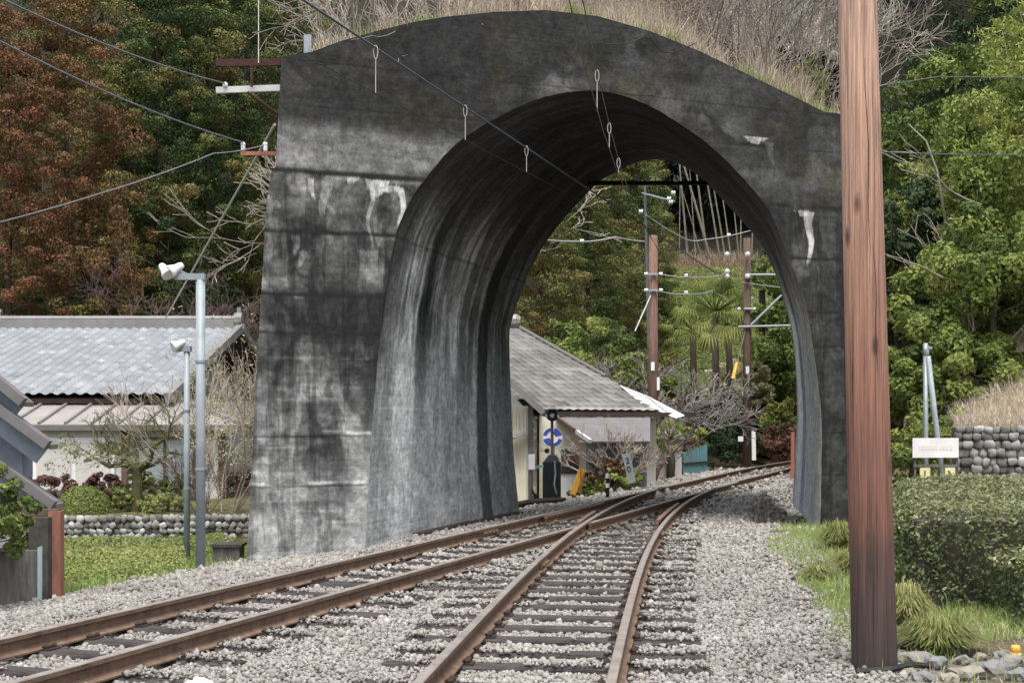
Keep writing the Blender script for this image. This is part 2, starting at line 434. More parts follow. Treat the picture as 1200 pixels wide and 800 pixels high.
def pole_mat():
    m, t, b = new_mat('creosoted_pole_wood')
    tc = N(t, 'ShaderNodeTexCoord')
    mp = N(t, 'ShaderNodeMapping'); mp.inputs['Scale'].default_value = (14, 14, .55)
    t.links.new(tc.outputs['Object'], mp.inputs['Vector'])
    n1 = N(t, 'ShaderNodeTexNoise'); n1.inputs['Scale'].default_value = 1.6; n1.inputs['Detail'].default_value = 9; n1.inputs['Roughness'].default_value = .7
    t.links.new(mp.outputs[0], n1.inputs['Vector'])
    sx = N(t, 'ShaderNodeSeparateXYZ'); t.links.new(tc.outputs['Object'], sx.inputs[0])
    nl = N(t, 'ShaderNodeTexNoise'); nl.inputs['Scale'].default_value = 1.8; t.links.new(tc.outputs['Object'], nl.inputs['Vector'])
    zz = N(t, 'ShaderNodeMath', operation='MULTIPLY_ADD'); zz.inputs[1].default_value = .9; zz.inputs[2].default_value = -.45
    t.links.new(nl.outputs['Fac'], zz.inputs[0])
    za = N(t, 'ShaderNodeMath', operation='ADD'); t.links.new(sx.outputs['Z'], za.inputs[0]); t.links.new(zz.outputs[0], za.inputs[1])
    zs = N(t, 'ShaderNodeMath', operation='DIVIDE'); zs.inputs[1].default_value = 5.0; t.links.new(za.outputs[0], zs.inputs[0])
    hi = ramp(t, [(0, (.035, .026, .023)), (.1, (.06, .036, .029)), (.2, (.14, .064, .042)), (.42, (.235, .116, .078)), (.75, (.37, .228, .162)), (1, (.43, .295, .22))])
    t.links.new(zs.outputs[0], hi.inputs[0])
    mp2 = N(t, 'ShaderNodeMapping'); mp2.inputs['Scale'].default_value = (70, 70, .9)
    t.links.new(tc.outputs['Object'], mp2.inputs['Vector'])
    n3 = N(t, 'ShaderNodeTexNoise'); n3.inputs['Scale'].default_value = 1.0; n3.inputs['Detail'].default_value = 6; n3.inputs['Roughness'].default_value = .7
    t.links.new(mp2.outputs[0], n3.inputs['Vector'])
    av = N(t, 'ShaderNodeMath', operation='MULTIPLY_ADD'); av.inputs[1].default_value = .75
    t.links.new(n3.outputs['Fac'], av.inputs[0])
    hf = N(t, 'ShaderNodeMath', operation='MULTIPLY'); hf.inputs[1].default_value = .5; t.links.new(n1.outputs['Fac'], hf.inputs[0]); t.links.new(hf.outputs[0], av.inputs[2])
    r = ramp(t, [(.42, (.20, .18, .18)), (.52, (.62, .60, .60)), (.63, (1.08, 1.06, 1.05)), (.80, (1.75, 1.75, 1.75))]); t.links.new(av.outputs[0], r.inputs[0])
    mx = N(t, 'ShaderNodeMixRGB', blend_type='MULTIPLY'); mx.inputs[0].default_value = 1
    t.links.new(hi.outputs[0], mx.inputs[1]); t.links.new(r.outputs[0], mx.inputs[2])
    mk = N(t, 'ShaderNodeMapping'); mk.inputs['Scale'].default_value = (5, 5, 1.7); t.links.new(tc.outputs['Object'], mk.inputs['Vector'])
    vk = N(t, 'ShaderNodeTexVoronoi'); vk.inputs['Scale'].default_value = 1.0; t.links.new(mk.outputs[0], vk.inputs['Vector'])
    rk = ramp(t, [(.05, (.25, .22, .2)), (.10, (.6, .55, .52)), (.16, (1, 1, 1))]); t.links.new(vk.outputs['Distance'], rk.inputs[0])
    mk2 = N(t, 'ShaderNodeMixRGB', blend_type='MULTIPLY'); mk2.inputs[0].default_value = 1; t.links.new(mx.outputs[0], mk2.inputs[1]); t.links.new(rk.outputs[0], mk2.inputs[2])
    t.links.new(mk2.outputs[0], b.inputs['Base Color']); b.inputs['Roughness'].default_value = .75
    bp = N(t, 'ShaderNodeBump'); bp.inputs['Strength'].default_value = .8; bp.inputs['Distance'].default_value = .02
    t.links.new(av.outputs[0], bp.inputs['Height']); t.links.new(bp.outputs[0], b.inputs['Normal'])
    return m
M['pole'] = pole_mat()

# ------------------------------------------------------------------ track geometry
TH = math.atan(.327)
NX, NY = math.cos(TH), -math.sin(TH)           # unit vector to the right of the main track
def xml(Y):                                    # main track, left rail
    Y = np.asarray(Y, float)
    return -3.6 + .327 * (Y - 10.2) + np.where(Y > 38, .004 * (Y - 38) ** 2, 0)
def xmr(Y): return xml(Y) + 1.19               # main track, right rail
_pf = np.polyfit([4, 8.5, 14.9, 20.2, 28.1, 32.4, 36.9, 37.6], [.08, .565, 1.32, 2.09, 3.6, 4.78, 6.32, 6.55], 3)
def xsr(Y): return np.where(np.asarray(Y, float) < 37.2, np.polyval(_pf, Y), xmr(Y))   # siding, right rail
def xsl(Y):                                    # siding, left rail
    d = np.polyval(np.polyder(_pf), Y)
    return np.polyval(_pf, Y) - 1.132 * np.sqrt(1 + d * d)

# ------------------------------------------------------------------ the tunnel's two portal planes
F0 = np.array([-3.0, 18.9]); FD = np.array([.9093, .4157])
B0 = np.array([.12, 26.2]); BD = np.array([5.58, 3.2]) / 6.432
def front_px(px, py):
    k = (px - 600) / F
    s = (F0[1] * k - F0[0]) / (FD[0] - FD[1] * k)
    Y = F0[1] + s * FD[1]
    return s, CAMZ - (py - 484) / F * Y
def back_px(px, py):
    k = (px - 600) / F
    s = (B0[1] * k - B0[0]) / (BD[0] - BD[1] * k)
    Y = B0[1] + s * BD[1]
    return s, CAMZ - (py - 484) / F * Y
inner_f = [(424, 720), (428, 632), (433, 540), (440, 450), (449, 360), (463, 280), (481, 235), (510, 195), (546, 160), (600, 129), (645, 112), (690, 106), (729, 112), (768, 128),
           (810, 154), (840, 178), (870, 208), (903, 250), (923, 298), (941, 346), (952, 400), (960, 460), (963, 505), (962, 580), (960, 640), (960, 700)]
inner_b = [(614, 680), (608, 598), (602, 530), (599, 465), (597, 400), (600, 375), (616, 328), (632, 296), (660, 257), (699, 216), (720, 203), (744, 191), (771, 187), (795, 192),
           (822, 209), (855, 243), (885, 277), (901, 303), (917, 346), (930, 402), (934, 475), (932, 520), (928, 607), (926, 680)]
outer_f = [(284, 740), (290, 640), (300, 450), (312, 240), (318, 201), (323, 195), (330, 66), (365, 61), (400, 48), (440, 37), (480, 27), (520, 20), (580, 14), (640, 12), (700, 19), (760, 36), (820, 60), (880, 89),
           (930, 113), (966, 131), (1005, 136), (1012, 300), (1018, 500), (1024, 700)]
IF_ = np.array([front_px(*p) for p in inner_f]); OF_ = np.array([front_px(*p) for p in outer_f]); IB_ = np.array([back_px(*p) for p in inner_b])

def smooth_poly(P, n):
    """Catmull-Rom through P"""
    P = np.asarray(P); out = []
    for i in range(len(P) - 1):
        p0 = P[max(i - 1, 0)]; p1 = P[i]; p2 = P[i + 1]; p3 = P[min(i + 2, len(P) - 1)]
        for k in range(n):
            t = k / n
            out.append(.5 * ((2 * p1) + (-p0 + p2) * t + (2 * p0 - 5 * p1 + 4 * p2 - p3) * t * t + (-p0 + 3 * p1 - 3 * p2 + p3) * t ** 3))
    out.append(P[-1]); return np.array(out)
def by_angle(P, c, ang):
    a = np.arctan2(P[:, 1] - c[1], P[:, 0] - c[0])
    a = np.where(a < -math.pi / 2, a + 2 * math.pi, a)
    r = np.hypot(P[:, 0] - c[0], P[:, 1] - c[1])
    o = np.argsort(a)
    rr = np.interp(ang, a[o], r[o])
    return np.stack([c[0] + rr * np.cos(ang), c[1] + rr * np.sin(ang)], 1)

sIF = smooth_poly(IF_, 14); sIB = smooth_poly(IB_, 14)
sOF = np.concatenate([np.linspace(OF_[i], OF_[i + 1], 14)[:-1] for i in range(len(OF_) - 1)] + [OF_[-1:]])
cF = np.array([front_px(700, 600)[0], .2]); cB = np.array([back_px(765, 600)[0], .2])
a_lo, a_hi = -.13, math.pi + .14
cor = [math.atan2(p[1] - cF[1], p[0] - cF[0]) for p in OF_[1:-1]]
ANG = np.sort(np.concatenate([np.linspace(a_lo, a_hi, 1000), [(a if a > -1.6 else a + 2 * math.pi) for a in cor if a_lo < (a if a > -1.6 else a + 2 * math.pi) < a_hi]]))[::-1]
inF = by_angle(sIF, cF, ANG) + np.stack([np.cos(ANG), np.sin(ANG)], 1) * (.02 * (fbm(ANG * 24, ANG * 0, 9) - .5))[:, None]; inB = by_angle(sIB, cB, ANG); ouF = by_angle(sOF, cF, ANG)
def F3(P): return np.stack([F0[0] + FD[0] * P[:, 0], F0[1] + FD[1] * P[:, 0], P[:, 1]], 1)
def B3(P): return np.stack([B0[0] + BD[0] * P[:, 0], B0[1] + BD[1] * P[:, 0], P[:, 1]], 1)
SW = OF_[:, 0].max() - OF_[:, 0].min()
def back_of(P3, s):
    w = np.clip((s - 1.1) / 7.0, -.3, 1.4)[:, None]
    return P3 + (1 - w) * np.array([2.06, 6.8, 0]) + w * np.array([.99, 7.0, 0])

def portal_z_top(s):
    o = np.argsort(OF_[6:21, 0]); return np.interp(s, OF_[6:21, 0][o], OF_[6:21, 1][o])

# ------------------------------------------------------------------ ground: one sheet
def hill(X, Y):
    k = X / np.maximum(Y, 8)
    hl = np.interp(Y, [44, 50, 60, 90, 200, 400], [0, .8, 5, 22, 80, 110])
    hc = np.interp(Y, [52, 57, 66, 82, 85, 90, 110, 200, 400], [0, .4, 4.8, 9.9, 11.2, 12.2, 22, 72, 100])
    hr = np.interp(Y, [29, 34, 42, 80, 200, 400], [0, .7, 4, 24, 88, 110])
    wl = 1 - sst(-.02, .05, k); wr = sst(.205, .245, k)
    return hl * wl + hr * wr + hc * (1 - wl) * (1 - wr)
def ground_z(X, Y):
    X = np.asarray(X, float); Y = np.asarray(Y, float)
    t = (X - (xml(Y) + .595)) * NX                     # lateral distance from the main centre line
    xr = xsr(Y)
    dr = (X - xr) * .97                                # distance right of the outer right rail
    z = np.full(np.broadcast(X, Y).shape, -.2)
    dl = np.maximum(-t - 1.5, 0)
    z = z - np.minimum(dl * .11, .32) - sst(3.0, 4.2, dl) * .08
    # upper garden behind the stone wall
    up = sst(22.86, 22.95, Y - .1 * (X + 5)) * (1 - sst(-3.4, -2.6, X)) * (1 - sst(40, 50, Y))
    z = z * (1 - up) + (-.1) * up
    # station yard on the left beyond the portal
    yard = sst(2.2, 3.4, -t) * sst(27, 29, Y) * (1 - up)
    z = z - yard * .12
    right = sst(.7, 1.6, dr)
    z = z + right * (.07 + .05 * (fbm(X * 1.3, Y * 1.3, 5) - .5) * 2) * (1 - sst(20, 23, Y))
    ditch = sst(.95, 1.6, dr) * (1 - sst(4.2, 5.0, dr)) * sst(22.8, 24.2, Y) * (1 - sst(40, 46, Y))
    z = z - ditch * .42
    # dry grass mound on the right
    z = z + 3.6 * sst(28, 34, Y) * sst(8.8, 14.5, X - (Y - 28) * .25) * (1 - sst(36, 60, Y))
    h = hill(X, Y)
    cut = sst(2.6, 7, np.abs(t))
    z = z + h * cut
    z = z + .05 * (fbm(X * .9, Y * .9, 3) - .5) * sst(1.6, 3, np.abs(t)) * (1 - sst(0, 1.5, 1.5 - dr) * (dr < 1.5))
    return z
def gz(x, y): return float(ground_z(np.array([x]), np.array([y]))[0])

gx = np.concatenate([np.linspace(-220, -40, 40)[:-1], np.linspace(-40, -12, 70)[:-1], np.linspace(-12, 14, 230)[:-1], np.linspace(14, 45, 80)[:-1], np.linspace(45, 220, 40)])
gy = np.concatenate([np.linspace(-40, 4, 20)[:-1], np.linspace(4, 44, 340)[:-1], np.linspace(44, 120, 150)[:-1], np.linspace(120, 420, 50)])
GX, GY = np.meshgrid(gx, gy); X = GX.ravel(); Y = GY.ravel()
Z = ground_z(X, Y)
t = (X - (xml(Y) + .595)) * NX; dr = (X - xsr(Y)) * .97
colr = np.tile(np.array([.12, .10, .07]), (len(X), 1))
def paint(w, c):
    global colr
    colr = colr * (1 - w[:, None]) + np.array(c) * w[:, None]
nz = fbm(X * .6, Y * .6, 11); nz2 = fbm(X * 2.2, Y * 2.2, 12)
paint(sst(.35, .65, nz) * (Y < 45), (.17, .16, .08))
hillm = sst(.3, 2.0, hill(X, Y))
paint(hillm, (.03, .027, .018))
kk = X / np.maximum(Y, 8)
terr = ((kk > .07) & (kk < .24)) * sst(60, 63, Y) * (1 - sst(82.5, 83.5, Y))
paint(terr, (.075, .095, .035)); paint(((kk > .05) & (kk < .25)) * sst(82.2, 84, Y + 2.2 * (nz2 - .5)) * (1 - sst(87.5, 89.5, Y + 2.5 * (nz2 - .5))), (.11, .068, .045))
paint(((kk > .05) & (kk < .25)) * sst(88.5, 90, Y), (.02, .018, .014))
mound = sst(28, 30, Y) * sst(8.2, 9.5, X - (Y - 28) * .25) * (1 - sst(36, 42, Y)); paint(mound, (.42, .34, .21))
gl = (X < -3) * (Y > 15) * (Y < 45); paint(gl * 1.0, (.13, .125, .06))
bal = sst(-.3, .3, (3.6 + .8 * (nz - .5) - np.abs(t)) * 1.0) * (t < 0) + (t >= 0) * (1 - sst(1.5, 2.4, dr + 1.2 * (nz - .5)))
bal = bal * (1 - (X < -3.05) * (Y > 19.5)); paint(np.clip(bal, 0, 1), (.27, .255, .23))
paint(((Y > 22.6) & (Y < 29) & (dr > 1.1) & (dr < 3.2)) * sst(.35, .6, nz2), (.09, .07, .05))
paint(sst(.5, .62, nz) * sst(1.9, 2.8, dr) * (Y < 22), (.24, .185, .14))
ny, nx = GX.shape
idx = np.arange(nx * ny).reshape(ny, nx)
Fq = np.stack([idx[:-1, :-1], idx[:-1, 1:], idx[1:, 1:], idx[1:, :-1]], -1).reshape(-1, 4)
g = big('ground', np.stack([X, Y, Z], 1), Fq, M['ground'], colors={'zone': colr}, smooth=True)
tag(g, kind='structure')

# ------------------------------------------------------------------ tunnel
tun = thing('railway_tunnel', 'short freestanding dark concrete arch tunnel with white-streaked walls, standing over the railway track', 'tunnel', (1.2, 20.8, -.2))
ccol = lambda g, w=0: np.stack([g * (1.0 + .02 * w), g * 1.0, g * (.97 - .03 * w)], 1)
# --- front face
NR = 190
lam = (np.linspace(0, 1, NR) ** .9)[:, None, None]
P = inF[None] * (1 - lam) + ouF[None] * lam
Pf = P.reshape(-1, 2); s = Pf[:, 0]; z = Pf[:, 1]
def lines(z, s, zc, w=.025, seed=0):                     # a wobbling pour line
    return np.exp(-((z - zc - .05 * (fbm(s * 1.2, s * 0 + seed, seed) - .5)) / w) ** 2)
n1 = fbm(s * .9, z * .9, 21); n2 = fbm(s * 2.8, z * 2.8, 22, 5); n3 = fbm(s * 8, z * 1.2, 23, 4); n4 = fbm(s * 1.1, z * 7, 24, 4); n5 = fbm(s * 12, z * 12, 29, 3)
right = sst(6.2, 7.6, s)
gval = .155 + .05 * (n1 - .5) + .10 * (n2 - .5)
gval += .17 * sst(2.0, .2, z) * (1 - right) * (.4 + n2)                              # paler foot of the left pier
gval *= 1 - .62 * sst(.46, .58, fbm(s * .85 + 3, z * .55, 31)) * (1 - sst(1.0, .2, z) * .5)  # big dark mould patches
gval *= 1 - .40 * sst(.5, .66, n3)                                                # vertical runs
gval *= 1 - .18 * sst(.5, .62, n4)
b1 = sst(3.15, 3.3, z) * (1 - sst(3.9, 4.0, z)); gval = gval * (1 - b1 * (1 - right)) + b1 * (1 - right) * (.075 + .06 * (n2 - .3) + .10 * sst(.56, .7, n3))
b0 = sst(1.9, 2.3, z) * (1 - sst(3.1, 3.2, z)) * (1 - right); gval = gval * (1 - .35 * b0)
b2 = sst(3.98, 4.02, z) * (1 - sst(4.72, 4.77, z)) * (1 - right)
gval = gval * (1 - b2) + b2 * (.15 + .16 * (n2 - .5) + .05 * (n4 - .5) - .07 * sst(.48, .6, fbm(s * 1.6, z * 2, 41)))
b3 = sst(4.76, 4.79, z) * (1 - sst(5.25, 5.45, z)) * (1 - sst(2.2, 2.9, s)); gval = gval * (1 - b3) + b3 * (.15 + .12 * (n4 - .5) + .05 * (n2 - .5))
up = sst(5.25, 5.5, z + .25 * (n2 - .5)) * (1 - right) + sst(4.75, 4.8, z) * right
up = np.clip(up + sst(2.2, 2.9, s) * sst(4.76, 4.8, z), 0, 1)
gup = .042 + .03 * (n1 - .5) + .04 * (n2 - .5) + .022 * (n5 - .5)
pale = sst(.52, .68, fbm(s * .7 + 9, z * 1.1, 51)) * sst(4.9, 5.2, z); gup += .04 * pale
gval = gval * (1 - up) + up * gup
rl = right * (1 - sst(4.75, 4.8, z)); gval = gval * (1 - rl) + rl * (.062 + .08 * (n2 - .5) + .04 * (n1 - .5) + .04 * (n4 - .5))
rd = right * sst(2.9, 2.7, z); gval = gval * (1 - .35 * rd)
for zc, w, a in ((4.745, .04, .85), (3.96, .02, .8), (3.14, .018, .6), (2.62, .015, .35), (1.28, .014, .4), (.62, .014, .3), (5.62, .012, .3), (6.2, .012, .3)):
    gval *= 1 - a * lines(z, s, zc, w, int(zc * 10)) * (.35 + .65 * sst(.35, .6, fbm(s * 2.2, s * 0, int(zc * 31))))
for zc, w, a in ((1.31, .02, .16), (.66, .022, .2), (1.9, .02, .14), (2.3, .02, .1), (.25, .02, .12), (4.70, .02, .12)):
    gval += a * lines(z, s, zc, w, int(zc * 13)) * sst(.52, .66, fbm(s * 1.5, s * 0 + 4, int(zc * 7))) * (1 - right)
# formwork board lines
gval *= 1 - .10 * (np.abs(((z / .21) % 1) - .5) > .46)
# lime runs below the upper pour line
def drip(s0, w, ztop, ln, a, seed):
    global gval
    e = (fbm(s * 9 + seed, z * .6, 61 + seed, 4) - .5)
    f = np.clip((ztop - z) / ln, 0, 1.2)
    wid = w * (1 - .75 * f) * (1 + 2.2 * e)
    m = sst(1.0, .6, np.abs(s - s0 + .04 * np.sin(z * 9 + seed)) / np.maximum(wid, .003)) * (z < ztop) * sst(1.05, .8, f + .5 * e)
    m = m * (.5 + .5 * sst(.36, .58, fbm(s * 14 + seed, z * 5, 71 + seed, 4))); a = a * .97
    gval = gval * (1 - m * a) + m * a * (.55 + .2 * e)
sx = lambda px: front_px(px, 220)[0]
def pour_lines():
    global gval
    for zc, w, a in ((4.745, .035, .85), (3.96, .016, .85), (3.14, .014, .75), (2.62, .012, .5), (1.28, .012, .6), (.62, .012, .5), (5.62, .010, .35), (6.2, .010, .35)):
        gval = gval * (1 - a * lines(z, s, zc, w, int(zc * 10)) * (.4 + .6 * sst(.35, .55, fbm(s * 2.2, s * 0, int(zc * 31)))))
    for zc, w, a in ((1.325, .018, .16), (.665, .018, .2), (3.925, .016, .10), (3.10, .014, .12), (4.69, .02, .10)):
        gval = gval + a * lines(z, s, zc, w, int(zc * 10)) * sst(.46, .6, fbm(s * 1.5, s * 0 + 4, int(zc * 7))) * (1 - right)
m = np.exp(-((s - sx(880)) / .3) ** 2 - ((z - front_px(880, 169)[1]) / .025) ** 2); gval *= 1 - .9 * m
for px_, py_, r_ in ((780, 125, .35), (820, 135, .25), (860, 155, .3), (560, 120, .22), (650, 98, .5)):
    ss, zz = front_px(px_, py_); q = np.exp(-((s - ss) / r_) ** 2 - ((z - zz) / (r_ * .5)) ** 2) * sst(.42, .6, n2); gval += .08 * q
# paler strip beside the arch on the left, dark line on the arris at the crown
inr = np.linspace(0, 1, NR)[:, None].repeat(len(ANG), 1).ravel()
blot = sst(.30, .70, fbm(s * 1.9 + 5, z * 2.6, 101, 5)); lowz = 1 - up * .75; gval *= 1 + (.72 + .52 * blot - 1) * lowz
blot2 = sst(.35, .65, fbm(s * 5.5, z * 3.4, 102, 5)); gval *= 1 + (.80 + .38 * blot2 - 1) * lowz
hz_ = sst(.56, .64, fbm(s * .9, z * 9, 103, 4)) * (z < 4.7); gval *= 1 + .35 * hz_ * (1 - right)
vs_ = sst(.48, .62, fbm(s * 7, z * .5, 105, 5)) * (z < 4.75); gval *= 1 - .42 * vs_
dk = sst(.53, .60, fbm(s * 2.4 + 1, z * 1.5, 104, 5)) * (z < 4.7) * sst(.2, 1.4, z); gval *= 1 - .5 * dk
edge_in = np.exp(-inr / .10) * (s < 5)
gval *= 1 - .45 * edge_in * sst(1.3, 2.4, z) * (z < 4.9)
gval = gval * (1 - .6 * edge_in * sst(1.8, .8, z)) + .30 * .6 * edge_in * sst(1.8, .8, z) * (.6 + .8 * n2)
gval *= 1 - .35 * sst(5.2, 5.9, z + .3 * (n1 - .5))
sx = lambda px: front_px(px, 220)[0]
drip(sx(436), .24, 4.70, .24, .95, 1); drip(sx(434), .04, 4.70, 1.0, .5, 2); drip(sx(470), .07, 4.62, .62, .9, 3); drip(sx(367), .05, 4.66, .3, .9, 4); drip(sx(412), .14, 4.72, .1, .9, 5)
drip(sx(455), .2, 4.64, .1, .8, 6); drip(sx(380), .1, 4.66, .55, .3, 7); drip(sx(345), .06, 3.9, .3, .2, 8); drip(sx(352), .05, 3.7, .25, .25, 9); drip(sx(425), .14, 3.75, .5, .14, 10)
drip(sx(949), .10, front_px(945, 248)[1], .85, .95, 11); drip(sx(940), .16, front_px(945, 247)[1], .1, .7, 12); drip(sx(888), .22, front_px(888, 170)[1] + .12, .12, .55, 13); drip(sx(905), .10, front_px(888, 172)[1] + .08, .35, .10, 14)

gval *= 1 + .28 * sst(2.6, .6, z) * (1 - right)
pour_lines()
gval = np.clip(gval, .018, .8)
warm = sst(.55, .7, fbm(s * .8, z * .8, 77)) * up
face_col = ccol(gval, warm)
face_col[:, 2] *= 1 - .25 * sst(.55, .68, fbm(s * 1.3 + 2, z * 1.3, 78)) * up
V = F3(Pf)
na = len(ANG)
ii = np.arange(NR * na).reshape(NR, na)
Fq = np.stack([ii[:-1, :-1], ii[:-1, 1:], ii[1:, 1:], ii[1:, :-1]], -1).reshape(-1, 4)
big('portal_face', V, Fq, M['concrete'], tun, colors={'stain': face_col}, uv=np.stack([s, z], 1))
# --- barrel
ND = 200
f3, b3_ = F3(inF), B3(inB)
u = np.linspace(0, 1, ND)
V = f3[None] * (1 - u[:, None, None]) + b3_[None] * u[:, None, None]
# the lining swells a little towards the far ring, and the far ring is a separate casting
V = V.reshape(-1, 3)
U = np.repeat(u, na); ARC = np.tile(np.concatenate([[0], np.cumsum(np.linalg.norm(np.diff(inF, axis=0), axis=1))]), ND)
Lmax = ARC.max(); zc_ = V[:, 2]
leftw = sst(.50, .40, ARC / Lmax); rightw = sst(.60, .75, ARC / Lmax)
wob = U + .05 * (fbm(ARC * .45, U * 3, 81) - .5) + .012 * (fbm(ARC * 2.5, U * 9, 86) - .5)
q1 = fbm(U * 16, ARC * .7, 82, 5); q2 = fbm(U * 34, ARC * .45, 83, 5); q3 = fbm(U * 10, ARC * 2.0, 84, 4)
def band(c, w, soft=.018): return sst(c - w - soft, c - w, wob) * sst(c + w + soft, c + w, wob)
gb = .205 + .08 * (q1 - .5) + .04 * (q2 - .5) + .05 * (q3 - .5)
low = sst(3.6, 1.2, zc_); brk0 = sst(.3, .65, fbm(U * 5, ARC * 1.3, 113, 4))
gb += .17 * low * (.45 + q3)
gb *= 1 - .6 * sst(.10, .03, wob) * sst(1.0, 2.4, zc_)
gb += .24 * band(.165, .05) * sst(5.0, 3.6, zc_) * (.5 + .7 * brk0)
gb *= 1 - .72 * band(.262, .022) * sst(.8, 2.0, zc_)
gb *= 1 - .35 * band(.30, .05) * sst(2.2, 3.0, zc_)
gb += .12 * band(.43, .09) * sst(5.5, 4, zc_)
gb *= 1 - .55 * band(.56, .02) * sst(1.2, 2.2, zc_)
gb *= 1 - .6 * band(.63, .014) * sst(.9, 2.2, zc_)
gb *= 1 - .86 * band(.735, .035)
gb *= 1 - .5 * band(.80, .02)
gb *= 1 - .30 * sst(.80, .84, wob)
stre = sst(.46, .6, fbm(U * 24 + .1 * ARC, ARC * .3, 85, 4)); gb *= 1 - .62 * stre * sst(1.5, 3.2, zc_); gb *= 1 - .25 * sst(.5, .62, fbm(U * 60, ARC * .3, 87, 3)); gb *= 1 - .3 * sst(.5, .65, fbm(U * 9, ARC * .8, 88, 4))
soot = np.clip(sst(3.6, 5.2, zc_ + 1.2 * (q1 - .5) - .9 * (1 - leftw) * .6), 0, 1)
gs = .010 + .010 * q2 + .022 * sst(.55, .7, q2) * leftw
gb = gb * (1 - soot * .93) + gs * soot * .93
ringl = np.exp(-((U - .82) / .012) ** 2); gb = gb + .03 * ringl * sst(4.5, 5.5, zc_)
rw = rightw; gr = .62 + .2 * (q1 - .5) + .05 * (q3 - .5); gr *= 1 - .55 * sst(2.6, 4.2, zc_); gr *= 1 - .6 * band(.62, .06) * sst(.0, 1.2, zc_ + .6); gr *= 1 - .5 * sst(.88, .95, wob)  # right wall painted paler to make up for the light it lacks
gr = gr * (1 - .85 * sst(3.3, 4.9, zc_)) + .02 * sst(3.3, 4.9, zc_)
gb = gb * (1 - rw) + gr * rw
gb *= 1 - .5 * lines(zc_, U * 7, 3.95, .018, 5) * leftw
gb *= 1 - .3 * lines(zc_, U * 7, 1.5, .012, 6) * leftw
hair = np.abs(wob - .47 + .01 * np.sin(zc_ * 5)); gb *= 1 - .5 * (hair < .0035) * (zc_ < 1.9) * leftw
brk = sst(.32, .62, fbm(U * 7 + ARC * .15, ARC * .9, 111, 5)); gb *= .80 + .50 * brk
lw_ = leftw * sst(3.0, .8, zc_) * .70  # low left wall painted paler, standing in for light falling on it
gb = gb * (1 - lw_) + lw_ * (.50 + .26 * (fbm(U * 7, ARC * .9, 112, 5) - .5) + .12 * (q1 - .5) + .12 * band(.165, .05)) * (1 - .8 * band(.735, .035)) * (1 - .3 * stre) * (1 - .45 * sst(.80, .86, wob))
gb = np.clip(gb, .010, .6)
ii = np.arange(ND * na).reshape(ND, na)
Fq = np.stack([ii[:-1, :-1], ii[1:, :-1], ii[1:, 1:], ii[:-1, 1:]], -1).reshape(-1, 4)
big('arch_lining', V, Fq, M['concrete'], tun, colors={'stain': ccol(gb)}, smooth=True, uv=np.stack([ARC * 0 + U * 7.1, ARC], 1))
# --- outer shell and far face
fo = F3(ouF); bo = back_of(fo, ouF[:, 0])
ins = 1 - .05
V = np.concatenate([fo + np.array([0, .0, 0]), bo]); k = np.arange(na - 1)
Fq = np.stack([k, k + 1, k + 1 + na, k + na], -1)
gg = .10 + .08 * (fbm(V[:, 1] * 2, V[:, 2] * 2, 91) - .5)
big('outer_shell', V, Fq, M['concrete'], tun, colors={'stain': ccol(gg)}, uv=np.stack([V[:, 1], V[:, 2]], 1))
V = np.concatenate([b3_, bo]); Fq = np.stack([k, k + na, k + 1 + na, k + 1], -1)
gg = .14 + .1 * (fbm(V[:, 0] * 2, V[:, 2] * 2, 92) - .5)
big('far_portal_face', V, Fq, M['concrete'], tun, colors={'stain': ccol(gg)}, uv=np.stack([V[:, 0], V[:, 2]], 1))

# soil cap on the tunnel roof
def roof_pt(s, v):
    """s along the face, v 0..1 from the front edge to the far edge"""
    s = np.asarray(s, float); p = F3(np.stack([s, portal_z_top(s)], 1))
    return p * (1 - v[:, None]) + back_of(p, s) * v[:, None]
s_l, s_r = OF_[6, 0], OF_[20, 0]
sg, vg = np.meshgrid(np.linspace(s_l + .12, s_r - .12, 90), np.linspace(.03, .97, 60))
Pp = roof_pt(sg.ravel(), vg.ravel())
e = np.minimum(sst(0, .1, vg.ravel()), sst(0, .1, 1 - vg.ravel())) * sst(0, .8, np.minimum(sg.ravel() - s_l, s_r - sg.ravel()))
Pp[:, 2] += .012 + e * (.05 + .15 * fbm(Pp[:, 0], Pp[:, 1], 95))
ii = np.arange(90 * 60).reshape(60, 90)
Fq = np.stack([ii[:-1, :-1], ii[:-1, 1:], ii[1:, 1:], ii[1:, :-1]], -1).reshape(-1, 4)
so = big('roof_soil', Pp, Fq, mat('dry_soil', (.30, .24, .16), (.18, .14, .09), 8, 1, .6), colors=None, smooth=True)
tag(so, kind='structure')

